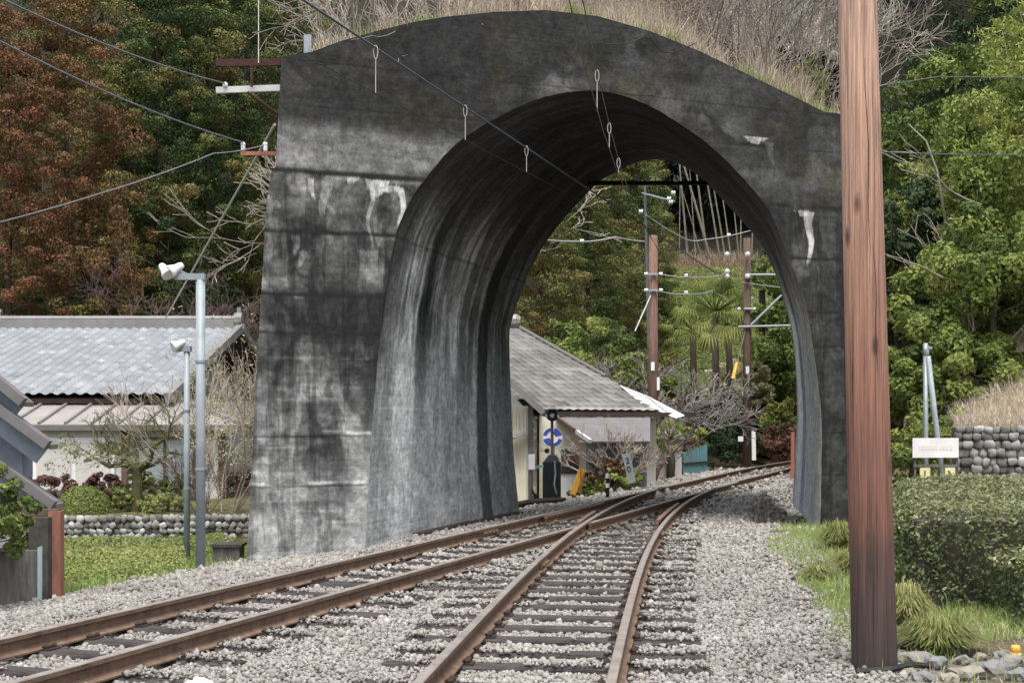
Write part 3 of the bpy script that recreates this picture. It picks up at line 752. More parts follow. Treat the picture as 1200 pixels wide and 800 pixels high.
# ------------------------------------------------------------------ rails and sleepers
RAILP = [(-.0625, -.145), (.0625, -.145), (.0625, -.133), (.02, -.118), (.008, -.105), (.008, -.045), (.0325, -.036), (.0325, -.006), (.027, 0), (-.027, 0), (-.0325, -.006), (-.0325, -.036), (-.008, -.045), (-.008, -.105), (-.02, -.118), (-.0625, -.133)]
def rail(fx, y0, y1, parent, name='rail', step=.5, top='railtop', side='rust', wear=None):
    ys = np.arange(y0, y1 + 1e-6, step)
    if ys[-1] < y1 - 1e-3: ys = np.append(ys, y1)
    xs = np.array([float(fx(y)) for y in ys])
    mb = MB(); vs = []
    for i, y in enumerate(ys):
        j0, j1 = max(i - 1, 0), min(i + 1, len(ys) - 1)
        d = Vector((xs[j1] - xs[j0], ys[j1] - ys[j0], 0)).normalized()
        nrm = Vector((d.y, -d.x, 0))
        for a, zz in RAILP: vs.append((xs[i] + nrm.x * a, y + nrm.y * a, zz))
    n = len(RAILP); mb.v = vs
    for i in range(len(ys) - 1):
        for k in range(n):
            mb.f.append((i * n + k, i * n + (k + 1) % n, (i + 1) * n + (k + 1) % n, (i + 1) * n + k)); mb.m.append(1 if k in (7, 8, 9) else 0)
    mb.f.append(tuple(range(n - 1, -1, -1))); mb.m.append(0)
    mb.f.append(tuple((len(ys) - 1) * n + k for k in range(n))); mb.m.append(0)
    return mb.build(name, [M[side], M[top]], parent)
rng = random.Random(3)
main = thing('railway_track', 'main curving railway track with rusty rails, running from lower left through the tunnel', 'railway track', (float(xml(12)) + .6, 12, -.2))
side = thing('siding_track', 'siding railway track with dark wooden sleepers, joining the main track beneath the arch', 'railway track', (float(xsl(12)) + .56, 12, -.2))
rail(xml, 3, 75, main); 
YC = 21.0
for _y in np.arange(18, 25, .01):
    if xsl(_y) < xmr(_y) and abs(xsl(_y) - xmr(_y)) < .006: YC = float(_y)
rail(xmr, 3, YC - .28, main); rail(xmr, YC + .42, 33.4, main, 'closure_rail'); rail(lambda y: xsr(y), 37.2, 75, main)
rail(xsr, 3, 37.2, side, top='railtop'); rail(xsl, 3, 34.2, side)
rail(lambda y: float(xsr(y)) - .125, 21.6, 25.6, side, 'check_rail', top='railtop_brown')
rail(lambda y: float(xml(y)) + .13, 22.4, 25.8, main, 'check_rail', top='railtop_brown')
rail(lambda y: float(xsl(y)) - .10 - .02 * (y - YC), YC + .5, YC + 3.0, main, 'wing_rail', top='railtop_brown')
# joint bars
def joint(fx, y, sgn, parent):
    mb = MB()
    for q in (-1, 1):
        a = Vector((float(fx(y - .28)) + q * .022 * NX, y - .28 + q * .022 * NY, -.072)); b = Vector((float(fx(y + .28)) + q * .022 * NX, y + .28 + q * .022 * NY, -.072))
        mb.bar(a, b, .03, .062)
        for f in (-.75, -.25, .25, .75):
            c = (a + b) / 2 + (b - a) / 2 * f
            mb.lathe(c + Vector((q * .03 * NX, q * .03 * NY, 0)), [(.018, -.02), (.018, .02)], 6, M=Matrix.Rotation(-TH, 3, 'Z') @ Matrix.Rotation(R(90), 3, 'Y'))
    mb.build('joint_bar', M['rust'], parent)
joint(xml, 20.2, 1, main); joint(xmr, 20.2, 1, main); joint(xsr, 19.9, 1, side); joint(xsl, 16.0, 1, side)

def sleeper_mesh(L, w=.2, h=.14, seed=0):
    r = random.Random(seed); mb = MB(); ns = 10
    vs = []
    for i in range(ns + 1):
        x = -L / 2 + L * i / ns + (r.uniform(-.02, .02) if i in (0, ns) else 0)
        j = lambda: r.uniform(-.008, .008)
        for y, zz in ((-w / 2, -h), (w / 2, -h), (w / 2, -.018), (w / 2 - .018, 0), (-w / 2 + .018, 0), (-w / 2, -.018)):
            vs.append((x, y + j(), zz + j() * .6))
    fs = []
    for i in range(ns):
        for k in range(6): fs.append((i * 6 + k, i * 6 + (k + 1) % 6, (i + 1) * 6 + (k + 1) % 6, (i + 1) * 6 + k))
    fs.append((5, 4, 3, 2, 1, 0)); fs.append(tuple(ns * 6 + k for k in range(6)))
    mb.add(vs, fs); return mb
def put_sleepers(parent, fl, fr, y0, y1, protos, ext=(.5, .5), sp=.61):
    y = y0; res = []
    while y < y1:
        xl, xr = float(fl(y)), float(fr(y)); xl2 = float(fl(y + .5))
        a = math.atan2(xl2 - xl, .5)
        cx = (xl + xr) / 2; w = (xr - xl) * math.cos(a)
        proto, L = min(protos, key=lambda q: abs(q[1] - (w + ext[0] + ext[1])))
        o = bpy.data.objects.new('sleeper', proto); COL.objects.link(o); o.parent = parent
        wl = worldloc(parent)
        yy = y + (rng.uniform(-.05, .05))
        # centre the sleeper between the rails, square to the track
        off = (ext[1] - ext[0]) / 2 + rng.uniform(-.05, .05)
        cyy = yy - (w / 2) * math.sin(a) * 1.0 + 0
        px_, py_ = float(fl(yy)) + math.cos(a) * (w / 2 + off), yy - math.sin(a) * (w / 2 + off)
        o.location = (px_ - wl.x, py_ - wl.y, -.148 - wl.z); o.rotation_euler = (R(rng.uniform(-.4, .4)), R(rng.uniform(-.5, .5)), -a + R(rng.uniform(-1.2, 1.2)))
        res.append((px_, py_, -a, L))
        y += sp + rng.choice([0, 0, -.05, .07, .12])
    return res
protos = []
for L in (2.1, 2.25, 2.5, 2.8, 3.1, 3.4, 3.7):
    o = sleeper_mesh(L, seed=int(L * 10)).build('sleeper', M['sleeper']); protos.append((o.data, L)); bpy.data.objects.remove(o)
SL = []
SL += put_sleepers(main, xml, xmr, 4.0, 15.0, protos[:1])
SL += put_sleepers(main, xml, xsr, 20.4, 37.0, protos, ext=(.5, .5))
SL += put_sleepers(main, xml, xmr, 15.0, 20.2, protos[:1])
SL += put_sleepers(main, xml, xmr, 37.2, 56, protos[:1])
SL += put_sleepers(side, xsl, xsr, 4.0, 20.0, protos[:2], ext=(.55, .55))
# spikes and tie plates: one mesh, copied under each sleeper crossing
fm = MB(); fm.box((0, 0, .004), (.26, .15, .018))
for q in (-1, 1):
    for w in (-.045, .05):
        fm.lathe((q * .088, w, .013), [(.022, 0), (.024, .02), (.012, .034)], 6); 
    fm.box((q * .078, 0, .022), (.05, .085, .02))
fo_ = fm.build('rail_fastening', M['plate']); fdata = fo_.data; bpy.data.objects.remove(fo_)
nsl = 0
for parent in (main, side):
    wl = worldloc(parent)
    for ch in [c for c in parent.children if c.name.startswith('sleeper')]:
        x, y = ch.location.x + wl.x, ch.location.y + wl.y
        if y > 30: continue
        a = ch.rotation_euler.z
        d = Vector((math.cos(a), math.sin(a)))
        fx = [xml, xmr, xsl, xsr] if parent is main else [xsl, xsr]
        for f in fx:
            # solve along the sleeper for the rail
            tt = 0
            for _ in range(6): tt = (float(f(y + d.y * tt)) - x) / d.x if abs(d.x) > .1 else 0
            half = ch.data.vertices[-1].co.x
            if abs(tt) < half - .1 and (parent is side or f in (xml, xmr) or y > 20.3) and not (f is xmr and abs(y + d.y * tt - YC) < .5):
                o = bpy.data.objects.new('rail_fastening', fdata); COL.objects.link(o); o.parent = ch; o.location = (tt, 0, 0)

# ------------------------------------------------------------------ ballast stones
rs = np.random.RandomState(7)
base12, f20 = ICO[1]
variants = []
for i in range(10):
    d = 1 + .62 * (rs.rand(len(base12)) - .5)
    v = base12 * d[:, None] * np.array([1, .6 + .35 * rs.rand(), .5 + .3 * rs.rand()]); variants.append(v)
def scatter_stones(pts, size, tone, name):
    n = len(pts); k = rs.randint(0, len(variants), n)
    V0 = np.array(variants)[k]                                  # n,12,3
    q = rs.randn(n, 4); q /= np.linalg.norm(q, axis=1)[:, None]
    q[:, 1:3] *= .75; q /= np.linalg.norm(q, axis=1)[:, None]
    w, x, y, zq = q.T
    Rm = np.stack([1 - 2 * (y * y + zq * zq), 2 * (x * y - zq * w), 2 * (x * zq + y * w), 2 * (x * y + zq * w), 1 - 2 * (x * x + zq * zq), 2 * (y * zq - x * w), 2 * (x * zq - y * w), 2 * (y * zq + x * w), 1 - 2 * (x * x + y * y)], 1).reshape(n, 3, 3)
    V = np.einsum('nij,nkj->nki', Rm, V0) * size[:, None, None] + pts[:, None, :]
    nv = V0.shape[1]
    Fc = (f20[None] + (np.arange(n) * nv)[:, None, None]).reshape(-1, 3)
    o = big(name, V.reshape(-1, 3), Fc, M['ballast'], attrs={'tone': np.repeat(tone, nv)}, org=tuple(pts.mean(0)))
    return tag(o, kind='stuff')
# candidates, denser near the camera
cand = []
for (y0, y1, dens) in ((6.2, 11, 2300), (11, 15, 1750), (15, 20, 950), (20, 28, 380), (28, 46, 140)):
    kx0, kx1 = -.48, .42
    n = int(dens * (y1 - y0) * (kx1 - kx0) * (y0 + y1) / 2)
    yy = rs.uniform(y0, y1, n); xx = yy * rs.uniform(kx0, kx1, n); cand.append(np.stack([xx, yy, np.full(n, (y0 + y1) / 2)], 1))
cand = np.concatenate(cand)
X, Y = cand[:, 0], cand[:, 1]
t = (X - (xml(Y) + .595)) * NX; dr = (X - xsr(Y)) * .97
nz = fbm(X * .6, Y * .6, 11)
edge = 3.5 + .9 * (nz - .5)
keep = (t > -edge) & (dr < 1.75 + 1.1 * (fbm(X * .8, Y * .8, 15) - .5) * 2)
thin = rs.rand(len(X)) < np.where(dr > 1.0, np.clip(1.35 - .55 * (dr - 1), .15, 1), 1); keep &= thin
keep &= ~((X < -2.9) & (Y > 19.2))
for f in (xml, xmr, xsl, xsr):
    keep &= (np.abs(X - f(Y)) > .075) | (Y > 36)
on = np.zeros(len(X), bool)
for (cx, cy, a, L) in SL:
    dx, dy = X - cx, Y - cy
    lx = dx * math.cos(a) + dy * math.sin(a); ly = -dx * math.sin(a) + dy * math.cos(a)
    on |= (np.abs(lx) < L / 2) & (np.abs(ly) < .098)
# sleepers are half drowned outside the rails
inside = ((X > xml(Y) - .1) & (X < xmr(Y) + .1)) | ((X > xsl(Y) - .05) & (X < xsr(Y) + .05))
cover = fbm(X * 1.7, Y * 1.7, 33) + .24 * (~inside) + .14 * (t < .75) * (t > -1.4)
keep &= ~on | ((cover > .60) & (rs.rand(len(X)) < .8))
# not inside the tunnel walls
def wall_x(Y): return np.interp(Y, [19.4, 26.2], [-1.94, .12])
keep &= ~((Y > 18.9) & (Y < 26.3) & (X < wall_x(Y) + .05) & (X > -3.1))
X, Y = X[keep], Y[keep]
sz = np.exp(rs.randn(len(X)) * .36) * .0138 * (1 + .25 * (Y > 15) + .5 * (Y > 20) + .7 * (Y > 28))
zz = ground_z(X, Y) + sz * .45 + np.where(inside[keep], .012, .03) * rs.rand(len(X)) + np.where(on[keep], .055, 0)
stain = fbm(X * .7, Y * .7, 44)
dark = np.exp(-(np.minimum(np.minimum(np.abs(X - xml(Y)), np.abs(X - xmr(Y))), np.minimum(np.abs(X - xsl(Y)), np.abs(X - xsr(Y)))) / .12) ** 2)
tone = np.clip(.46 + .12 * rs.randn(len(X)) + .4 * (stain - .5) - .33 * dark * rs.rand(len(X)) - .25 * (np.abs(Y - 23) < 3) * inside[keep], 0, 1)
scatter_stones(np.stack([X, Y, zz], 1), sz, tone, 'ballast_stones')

# ------------------------------------------------------------------ foliage builders
def leaves(pts, nrm, size, tone, rs, aspect=.6, spread=.9):
    """leaf quads; returns V,F,tone"""
    n = len(pts)
    d = nrm + spread * rs.randn(n, 3); d /= np.linalg.norm(d, axis=1)[:, None] + 1e-9
    r = rs.randn(n, 3); u = np.cross(d, r); u /= np.linalg.norm(u, axis=1)[:, None] + 1e-9
    w = np.cross(d, u)
    sz = np.asarray(size) * np.exp(.25 * rs.randn(n))
    u = u * sz[:, None] * .5; w = w * (sz * aspect)[:, None] * .5
    V = np.stack([pts - u, pts + w * .9 - u * .1, pts + u, pts - w * .9 - u * .1], 1).reshape(-1, 3)
    Fc = np.arange(n * 4).reshape(n, 4)
    return V, Fc, np.repeat(tone, 4)
def cloud(centers, rad, per, size, tone, rs, up=.25, tvar=.12, aspect=.6, shell=.55, spread=.9):
    """leaves in clumps: centers (K,3), rad (K,3), tone (K,)"""
    K = len(centers); n = K * per
    k = np.repeat(np.arange(K), per)
    d = rs.randn(n, 3); d[:, 2] += up; d /= np.linalg.norm(d, axis=1)[:, None]
    r = shell + (1 - shell) * rs.rand(n)
    pts = centers[k] + d * rad[k] * r[:, None]
    return leaves(pts, d, size, np.clip(tone[k] + tvar * rs.randn(n), 0, 1), rs, aspect, spread)
def merge(L):
    V = []; Fc = []; T = []; b = 0
    for v, f, t in L:
        V.append(v); Fc.append(f + b); T.append(t); b += len(v)
    return np.concatenate(V), np.concatenate(Fc), np.concatenate(T)
def trunk_mb(h, r, rng, lean=.04, limbs=8, z0=.35, spread=.5, segs=7, n=8):
    mb = MB(); pts = []; x = y = 0
    for i in range(segs + 1):
        f = i / segs; pts.append((x, y, f * h)); x += rng.uniform(-lean, lean) * h / segs; y += rng.uniform(-lean, lean) * h / segs
    mb.tube(pts, [r * (1.25 if i == 0 else 1) * (1 - .85 * i / segs) + .01 for i in range(segs + 1)], n)
    for k in range(limbs):
        f = rng.uniform(z0, .92); i = min(int(f * segs), segs - 1)
        a = Vector(pts[i]).lerp(Vector(pts[i + 1]), f * segs - i); ang = rng.uniform(0, 6.28); L = spread * h * (1.05 - f) * rng.uniform(.6, 1.1)
        m = a + Vector((math.cos(ang) * L * .5, math.sin(ang) * L * .5, L * .2)); e = a + Vector((math.cos(ang) * L, math.sin(ang) * L, L * .3))
        mb.tube([a, m, e], [r * .4 * (1.1 - f), r * .25 * (1.1 - f), .012], 5)
    return mb
def make_cedar(name, seed, H, Rr, tone, label, group, tsp=.18, per=200, K=105, leaf=.075, m='cedar'):
    rng = random.Random(seed); rs = np.random.RandomState(seed)
    o = thing(name, label, 'tree', (0, 0, 0), group)
    trunk_mb(H * .95, H * .010, rng, .015, 6, .2, .12).build('trunk', M['darkwood'], o, True)
    f = np.clip(.06 + .94 * (np.arange(K) + rs.rand(K)) / K, .05, 1) ** 1.1
    r = Rr * np.clip(1.03 - f, .03, 1) ** .6 * (.62 + .38 * rs.rand(K) ** .6)
    a = np.arange(K) * 2.39996 + .5 * rs.randn(K)
    C = np.stack([r * np.cos(a), r * np.sin(a), f * H - .15 * r], 1)
    rad = (.50 + .36 * rs.rand(K) ** 1.3)[:, None] * np.array([1.1, 1.1, .72]) * (Rr / 2.6)
    lump = fbm(a * 1.4, f * 7, seed)
    T = np.clip(tone + tsp * 1.3 * (lump - .5) + tsp * .8 * rs.randn(K), 0, 1)
    C = np.repeat(C, 4, 0) + rs.randn(K * 4, 3) * np.repeat(rad, 4, 0) * .55; rad = np.repeat(rad, 4, 0) * (.38 + .34 * rs.rand(K * 4))[:, None]; T = np.clip(np.repeat(T, 4) + .05 * rs.randn(K * 4), 0, 1)
    A = cloud(C, rad, per, leaf, T, rs, up=.35, tvar=.05, aspect=.7, shell=.6, spread=.42)
    K2 = 26                                             # foliage nearer the stem
    f2 = .1 + .85 * rs.rand(K2); a2 = rs.rand(K2) * 6.283; r2 = Rr * np.clip(1.03 - f2, .03, 1) ** .6 * .42
    B = cloud(np.stack([r2 * np.cos(a2), r2 * np.sin(a2), f2 * H], 1), np.full((K2, 3), Rr * .26), 70, leaf * 1.7, np.full(K2, tone), rs, tvar=.1, shell=.3)
    V, Fc, T2 = merge([A, B])
    big('crown', V, Fc, M[m], o, {'tone': T2})
    return o
def make_broad(name, seed, H, Rr, tone, label, group, m='broad', K=130, per=90, leaf=.16, z0=.25, tsp=.2, flat=.8, trunk=True, sub=.8):
    rng = random.Random(seed); rs = np.random.RandomState(seed)
    o = thing(name, label, 'tree', (0, 0, 0), group)
    if trunk: trunk_mb(H * .9, H * .022, rng, .06, 9, z0, .4).build('trunk', M['bark'], o, True)
    d = rs.randn(K, 3); d[:, 2] = d[:, 2] * .8 + .2; d /= np.linalg.norm(d, axis=1)[:, None]
    lob = 1 + .35 * (fbm(np.arctan2(d[:, 1], d[:, 0]) * 1.2 + 5, d[:, 2] * 2, seed) - .5) * 2
    C = d * (Rr * (.5 + .5 * rs.rand(K) ** .45) * lob)[:, None]
    hz = H * (1 - z0) / 2
    C[:, 2] = H * z0 + hz + C[:, 2] / Rr * hz
    rad = (Rr * (.16 + .13 * rs.rand(K)))[:, None] * np.array([1, 1, flat]) * sub
    T = np.clip(tone + tsp * rs.randn(K) * .7 + tsp * .8 * (fbm(C[:, 0] * .5 + 9, C[:, 2] * .5, seed) - .5) * 2, 0, 1)
    V, Fc, T2 = cloud(C, rad, per, leaf, T, rs, up=.4, tvar=.07, aspect=.6, shell=.65, spread=.5)
    big('crown', V, Fc, M[m], o, {'tone': T2})
    return o
def twigs(mb, p, d, L, r, depth, rng, n=4, kids=(2, 4), spread=.6, grav=.0, minr=.004, seg=3, taper=.62):
    pts = [p]; q = p; dd = d
    for i in range(seg):
        dd = (dd + Vector((rng.uniform(-1, 1), rng.uniform(-1, 1), rng.uniform(-1, 1))) * .16 + Vector((0, 0, grav))).normalized()
        q = q + dd * L / seg; pts.append(q)
    r1 = max(r * taper, minr)
    mb.tube(pts, [r + (r1 - r) * i / seg for i in range(seg + 1)], n if depth > 1 else 3, cap=False)
    if depth <= 0: return
    for k in range(rng.randint(*kids)):
        f = rng.uniform(.45, 1.0) if k else 1.0
        i = min(int(f * seg), seg - 1); b = pts[i].lerp(pts[i + 1], f * seg - i)
        ax = Vector((rng.uniform(-1, 1), rng.uniform(-1, 1), rng.uniform(-1, 1))).normalized()
        nd = (dd + ax * spread * rng.uniform(.6, 1.3)).normalized()
        twigs(mb, b, nd, L * rng.uniform(.62, .85), max(r1 * (.95 if k == 0 else .75), minr), depth - 1, rng, n, kids, spread, grav, minr, seg, taper)
def make_bare(name, seed, H, label, cat, group=None, m='twig', depth=5, stems=1, spread=.6, up=1.0, r=None, kids=(2, 4), minr=.006, grav=.02, part='branches', crownm=None):
    rng = random.Random(seed); o = thing(name, label, cat, (0, 0, 0), group)
    mb = MB()
    for s_ in range(stems):
        a = rng.uniform(0, 6.28); sp = 0 if stems == 1 else rng.uniform(.15, .75)
        d = Vector((math.cos(a) * sp, math.sin(a) * sp, up)).normalized()
        twigs(mb, Vector((math.cos(a) * .05 * stems ** .5, math.sin(a) * .05 * stems ** .5, -.1)), d, H * .34, r or H * .014, depth, rng, 5, kids, spread, grav, minr)
    mb.build(part, M[m], o)
    return o

# ------------------------------------------------------------------ vegetation behind the left houses: the cedar wood
LG = 'cedars of the dark wood behind the left house'
cedars = [make_cedar('cedar_tree', 100 + i, H, Rr, tone, '', LG, tsp) for i, (H, Rr, tone, tsp) in enumerate([(15, 2.9, .88, .16), (15, 2.8, .26, .24), (14, 2.6, .30, .26), (16, 3.0, .18, .18), (13, 2.5, .36, .30)])]
lab_ced = [
    (0, 10, 50, 0, 'tall reddish brown cedar at the far left edge of the wood behind the house'),
    (0, 78, 51.5, 2.0, 'tall reddish brown cedar, second from the left in the wood'),
    (4, 132, 55, 1.0, 'brown green cedar just right of the reddish brown cedars'),
    (1, 185, 56, 0.4, 'olive green cedar standing above the bare pinkish tree'),
    (2, 243, 57, 2.4, 'olive cedar with brown tips left of the steel brackets on the arch'),
    (3, 292, 60, 4.1, 'dark green cedar directly behind the steel brackets on the arch'),
    (4, 340, 62, 5.0, 'brownish cedar half hidden behind the left shoulder of the arch'),
    (3, 45, 62, 1.4, 'dark green cedar rising behind the two reddish brown cedars'),
    (1, 120, 66, 2.2, 'tall green cedar at the back, above the brown green cedar'),
    (3, 205, 68, 3.0, 'tall dark cedar at the back of the wood, above the olive cedars'),
    (1, 275, 71, 3.6, 'tall green cedar at the back, above the steel brackets on the arch'),
    (3, -30, 57, 5.2, 'dark cedar cut off by the left edge of the picture'),
]
used = set()
for pi, px, Yd, rz, lab in lab_ced:
    x = (px - 600) / F * Yd
    o = cedars[pi]
    if pi in used: o = dup(o)
    used.add(pi)
    o.location = (x, Yd, gz(x, Yd) - .3); o.rotation_euler = (0, 0, rz); o['label'] = lab
    k = random.Random(px).uniform(.95, 1.12); o.scale = (k, k, k * (1.15 if Yd > 60 else 1))
# bare trees in front of the wood
o = make_bare('bare_tree', 38, 6.6, 'bare pinkish brown tree with fine twigs above the blue grey tiled roof', 'tree', 'bare trees in front of the cedar wood', 'twigpink', depth=7, stems=3, spread=.8, kids=(2, 3), minr=.007, r=.06)
o.location = (*at(215, 400, 46)[:2], .2)
o = make_bare('bare_tree', 33, 3.9, 'bare grey tree between the roof ridge end and the arch', 'tree', 'bare trees in front of the cedar wood', 'twigpink', depth=7, stems=4, spread=.6, kids=(2, 3), minr=.006, r=.035)
o.location = (*at(272, 400, 44)[:2], .8)
o = make_bare('bare_tree', 35, 3.4, 'bare grey tree rising behind the ridge of the blue grey roof, at the lamp head', 'tree', 'bare trees in front of the cedar wood', 'twiggrey', depth=6, stems=3, spread=.7, kids=(2, 3), minr=.009)
o.location = (*at(170, 400, 44.5)[:2], .8)
o = make_bare('blossom_tree', 36, 3.2, 'small pale tree top peeping over the left end of the blue grey roof ridge', 'tree', None, 'twig', depth=6, stems=4, spread=.7, kids=(2, 3), minr=.01)
o.location = (*at(8, 400, 42)[:2], .9)

# ------------------------------------------------------------------ wood seen through the arch
BG = 'trees on the slope seen through the arch'
o = make_cedar('conifer_tree', 140, 13, 2.9, .24, 'large dark green conifer on the left side of the view through the arch', BG, .2); o.location = (*at(690, 400, 62)[:2], .3)
o = make_cedar('conifer_tree', 141, 12, 2.6, .34, 'olive conifer just above the grey tiled roof at the arch left edge', BG, .2); o.location = (*at(632, 400, 58)[:2], .0)
o = make_cedar('conifer_tree', 142, 15, 3, .34, 'olive brown conifer top under the crown of the arch', BG, .2); o.location = (*at(735, 400, 74)[:2], 2.5)
o = make_cedar('conifer_tree', 146, 11.5, 2.3, .26, 'dark green conifer right behind the slender timber pole', BG, .2); o.location = (*at(738, 400, 66)[:2], 3.2)
o = make_cedar('conifer_tree', 143, 16, 3, .2, 'dark conifer at the back, left of the bamboo poles', BG, .15); o.location = (*at(668, 400, 78)[:2], 3)
o = make_broad('evergreen_bush', 144, 4.6, 2.0, .55, 'bright green bushy evergreen right behind the grey tiled roof', BG, K=110, per=80, leaf=.13, z0=.05, trunk=False); o.location = (*at(690, 400, 49)[:2], .2)
o = make_broad('evergreen_bush', 145, 3.4, 1.6, .35, 'dark green bush left of the slender timber pole behind the roof', BG, K=90, per=80, leaf=.13, z0=.05, trunk=False); o.location = (*at(728, 400, 51)[:2], .2)
# dark wood behind the bamboo: near-black leaves carry the shade of its interior
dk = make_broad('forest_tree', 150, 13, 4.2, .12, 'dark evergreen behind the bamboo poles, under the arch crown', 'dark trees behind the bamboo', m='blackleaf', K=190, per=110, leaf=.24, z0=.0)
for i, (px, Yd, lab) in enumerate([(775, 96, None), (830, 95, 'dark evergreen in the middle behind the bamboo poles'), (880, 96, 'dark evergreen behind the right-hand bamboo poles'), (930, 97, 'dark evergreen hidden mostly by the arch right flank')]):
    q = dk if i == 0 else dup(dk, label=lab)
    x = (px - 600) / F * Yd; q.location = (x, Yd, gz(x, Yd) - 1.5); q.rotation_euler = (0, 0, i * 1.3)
# bamboo culms on the brown bank
def culm(o, pb, pt, r, Y0):
    a = Vector(at(*pb, Y0)); b = Vector(at(*pt, Y0)); b.y += .6
    a.z = gz(a.x, a.y) - .2
    d = b - a; mb = MB(); n = 16; pts = []; rad = []
    for i in range(n):
        f = i / n * 1.6
        for e in (0, .93):
            g = (i + e) / n * 1.6
            pts.append(a + d * g + Vector((d.x * .10 * g * g, 0, 0))); rad.append(r * (1 - .4 * g) * (1.18 if e == 0 else .96))
    mb.tube(pts, rad, 7, jit=0)
    return mb
for i, (x0, y0, x1, y1, r) in enumerate([(787, 297, 771, 235, .075), (806, 300, 799, 200, .08), (833, 305, 809, 205, .10), (829, 298, 820, 212, .09), (844, 298, 832, 215, .075), (850, 295, 840, 225, .07), (857, 296, 850, 235, .06), (866, 297, 862, 240, .055), (868, 300, 870, 250, .05), (815, 297, 812, 225, .045), (778, 290, 775, 250, .04), (796, 292, 798, 225, .045), (881, 298, 884, 250, .06), (822, 297, 808, 240, .04)]):
    Y0 = 86.5 + (i * 1.7) % 3.3
    o = thing('bamboo', 'bare bamboo pole standing on the brown bank seen through the arch', 'bamboo', (*at(x0, y0, Y0)[:2], gz(*at(x0, y0, Y0)[:2])), 'bamboo poles on the brown bank')
    culm(o, (x0, y0), (x1, y1), r, Y0).build('culm', M['culm'], o, True)
# tea rows on the slope
def tea_row(label, pts, w, h, seed, leaf=.12, dens=160, tone=.5, name='tea_row', group='tea rows on the slope behind the arch'):
    rs = np.random.RandomState(seed); pts = np.array(pts, float)
    L = np.concatenate([[0], np.cumsum(np.hypot(*np.diff(pts, axis=0).T))]); n = int(L[-1] * w * dens)
    s_ = rs.rand(n) * L[-1]; x = np.interp(s_, L, pts[:, 0]); y = np.interp(s_, L, pts[:, 1])
    d = np.array([np.interp(s_, L, np.gradient(pts[:, 0], L)), np.interp(s_, L, np.gradient(pts[:, 1], L))]); d /= np.hypot(*d)
    v = rs.uniform(-1, 1, n); x = x - d[1] * v * w / 2; y = y + d[0] * v * w / 2
    hh = h * (1 - np.abs(v) ** 3) * (.8 + .4 * fbm(x * 1.1, y * 1.1, seed))
    z = ground_z(x, y) + hh * (1 - .15 * rs.rand(n))
    nr = np.stack([-d[1] * v, d[0] * v, np.ones(n)], 1)
    V, Fc, T = leaves(np.stack([x, y, z], 1), nr, leaf, np.clip(tone + .14 * rs.randn(n) + .4 * (fbm(x, y, seed + 1) - .5), 0, 1), rs, .6, .6)
    return tag(big(name, V, Fc, M['tea'], None, {'tone': T}, org=(pts[:, 0].mean(), pts[:, 1].mean(), gz(pts[:, 0].mean(), pts[:, 1].mean()))), label, 'tea row', group)
names = ['topmost', 'second', 'third', 'fourth', 'fifth', 'sixth', 'seventh', 'eighth']
for i in range(8):
    Y0 = 81.6 - i * 2.35
    tea_row('%s row of clipped green tea below the brown bamboo bank' % names[i], [(.088 * Y0, Y0), (.15 * Y0, Y0 + .3), (.215 * Y0, Y0 + .2)], 1.75, .7, 200 + i, leaf=.085, dens=560, tone=.66)
n = 3500; rs_ = np.random.RandomState(250); yy = rs_.uniform(81.5, 88, n); xx = yy * rs_.uniform(.08, .24, n)
BANKW = (xx, yy)
# palm
def make_palm(name, H, R_, seed, label, n=34, tone=.55, trunk_r=.11):
    rs = np.random.RandomState(seed); rng = random.Random(seed)
    o = thing(name, label, 'palm', (0, 0, 0))
    tb = MB(); tb.tube([(0, 0, -.2), (.03, 0, H * .5), (0, .03, H)], [trunk_r, trunk_r * 1.25, trunk_r * 1.1], 9); tb.build('trunk', M['bark'], o, True)
    VV = []; TT = []; FF = []; st = MB()
    for k in range(n):
        a = rng.uniform(0, 6.28); el = rng.uniform(-.75, 1.25); L = R_ * rng.uniform(.45, .75)
        d = Vector((math.cos(a) * math.cos(el), math.sin(a) * math.cos(el), math.sin(el)))
        c = Vector((0, 0, H)) + d * L + Vector((0, 0, -.08 * L))
        st.tube([(0, 0, H), c], [.018, .012], 4, cap=False)
        sd = d.cross(Vector((0, 0, 1))).normalized(); up = sd.cross(d).normalized()
        tn = np.clip(tone + .16 * rng.gauss(0, 1) + (.25 if el < -.3 else 0), 0, 1)
        for j in range(13):
            b = (j - 6) / 6 * 1.75
            ld = (d * math.cos(b) + sd * math.sin(b)); l = R_ * .34 * (1 - .12 * abs(b)); w = sd * math.cos(b) - d * math.sin(b)
            droop = Vector((0, 0, -.55 * l))
            m_ = c + ld * l * .6 + up * .04; e = c + ld * l + droop
            i0 = len(VV); ww = .014 * R_
            VV += [c, m_ + w * ww, e, m_ - w * ww]; FF.append((i0, i0 + 1, i0 + 2, i0 + 3)); TT += [tn] * 4
    st.build('frond_stalks', M['palmleaf'], o)
    big('fronds', np.array([v[:] for v in VV]), np.array(FF), M['palmleaf'], o, {'tone': np.array(TT)})
    return o
o = make_palm('palm_tree', 5.4, 1.85, 5, 'tall windmill palm with hanging fans on the slope right of the slender timber pole', n=46); o.location = (*at(838, 520, 56)[:2], .1)
o = make_palm('palm_tree', 4.2, 1.5, 15, 'second windmill palm, crowded against the left of the tall palm', n=34); o.location = (*at(812, 520, 58.5)[:2], .7)
o = make_palm('palm_tree', 3.6, 1.3, 25, 'windmill palm with yellowed fans beside the dark timber mast', n=30, tone=.7); o.location = (*at(854, 520, 60)[:2], 1.6)
o = make_palm('small_palm', 1.25, .75, 6, 'small palm with bright fans in front of the low annex wall', n=24, tone=.6, trunk_r=.10); o.location = (*at(785, 545, 40)[:2], -.4)
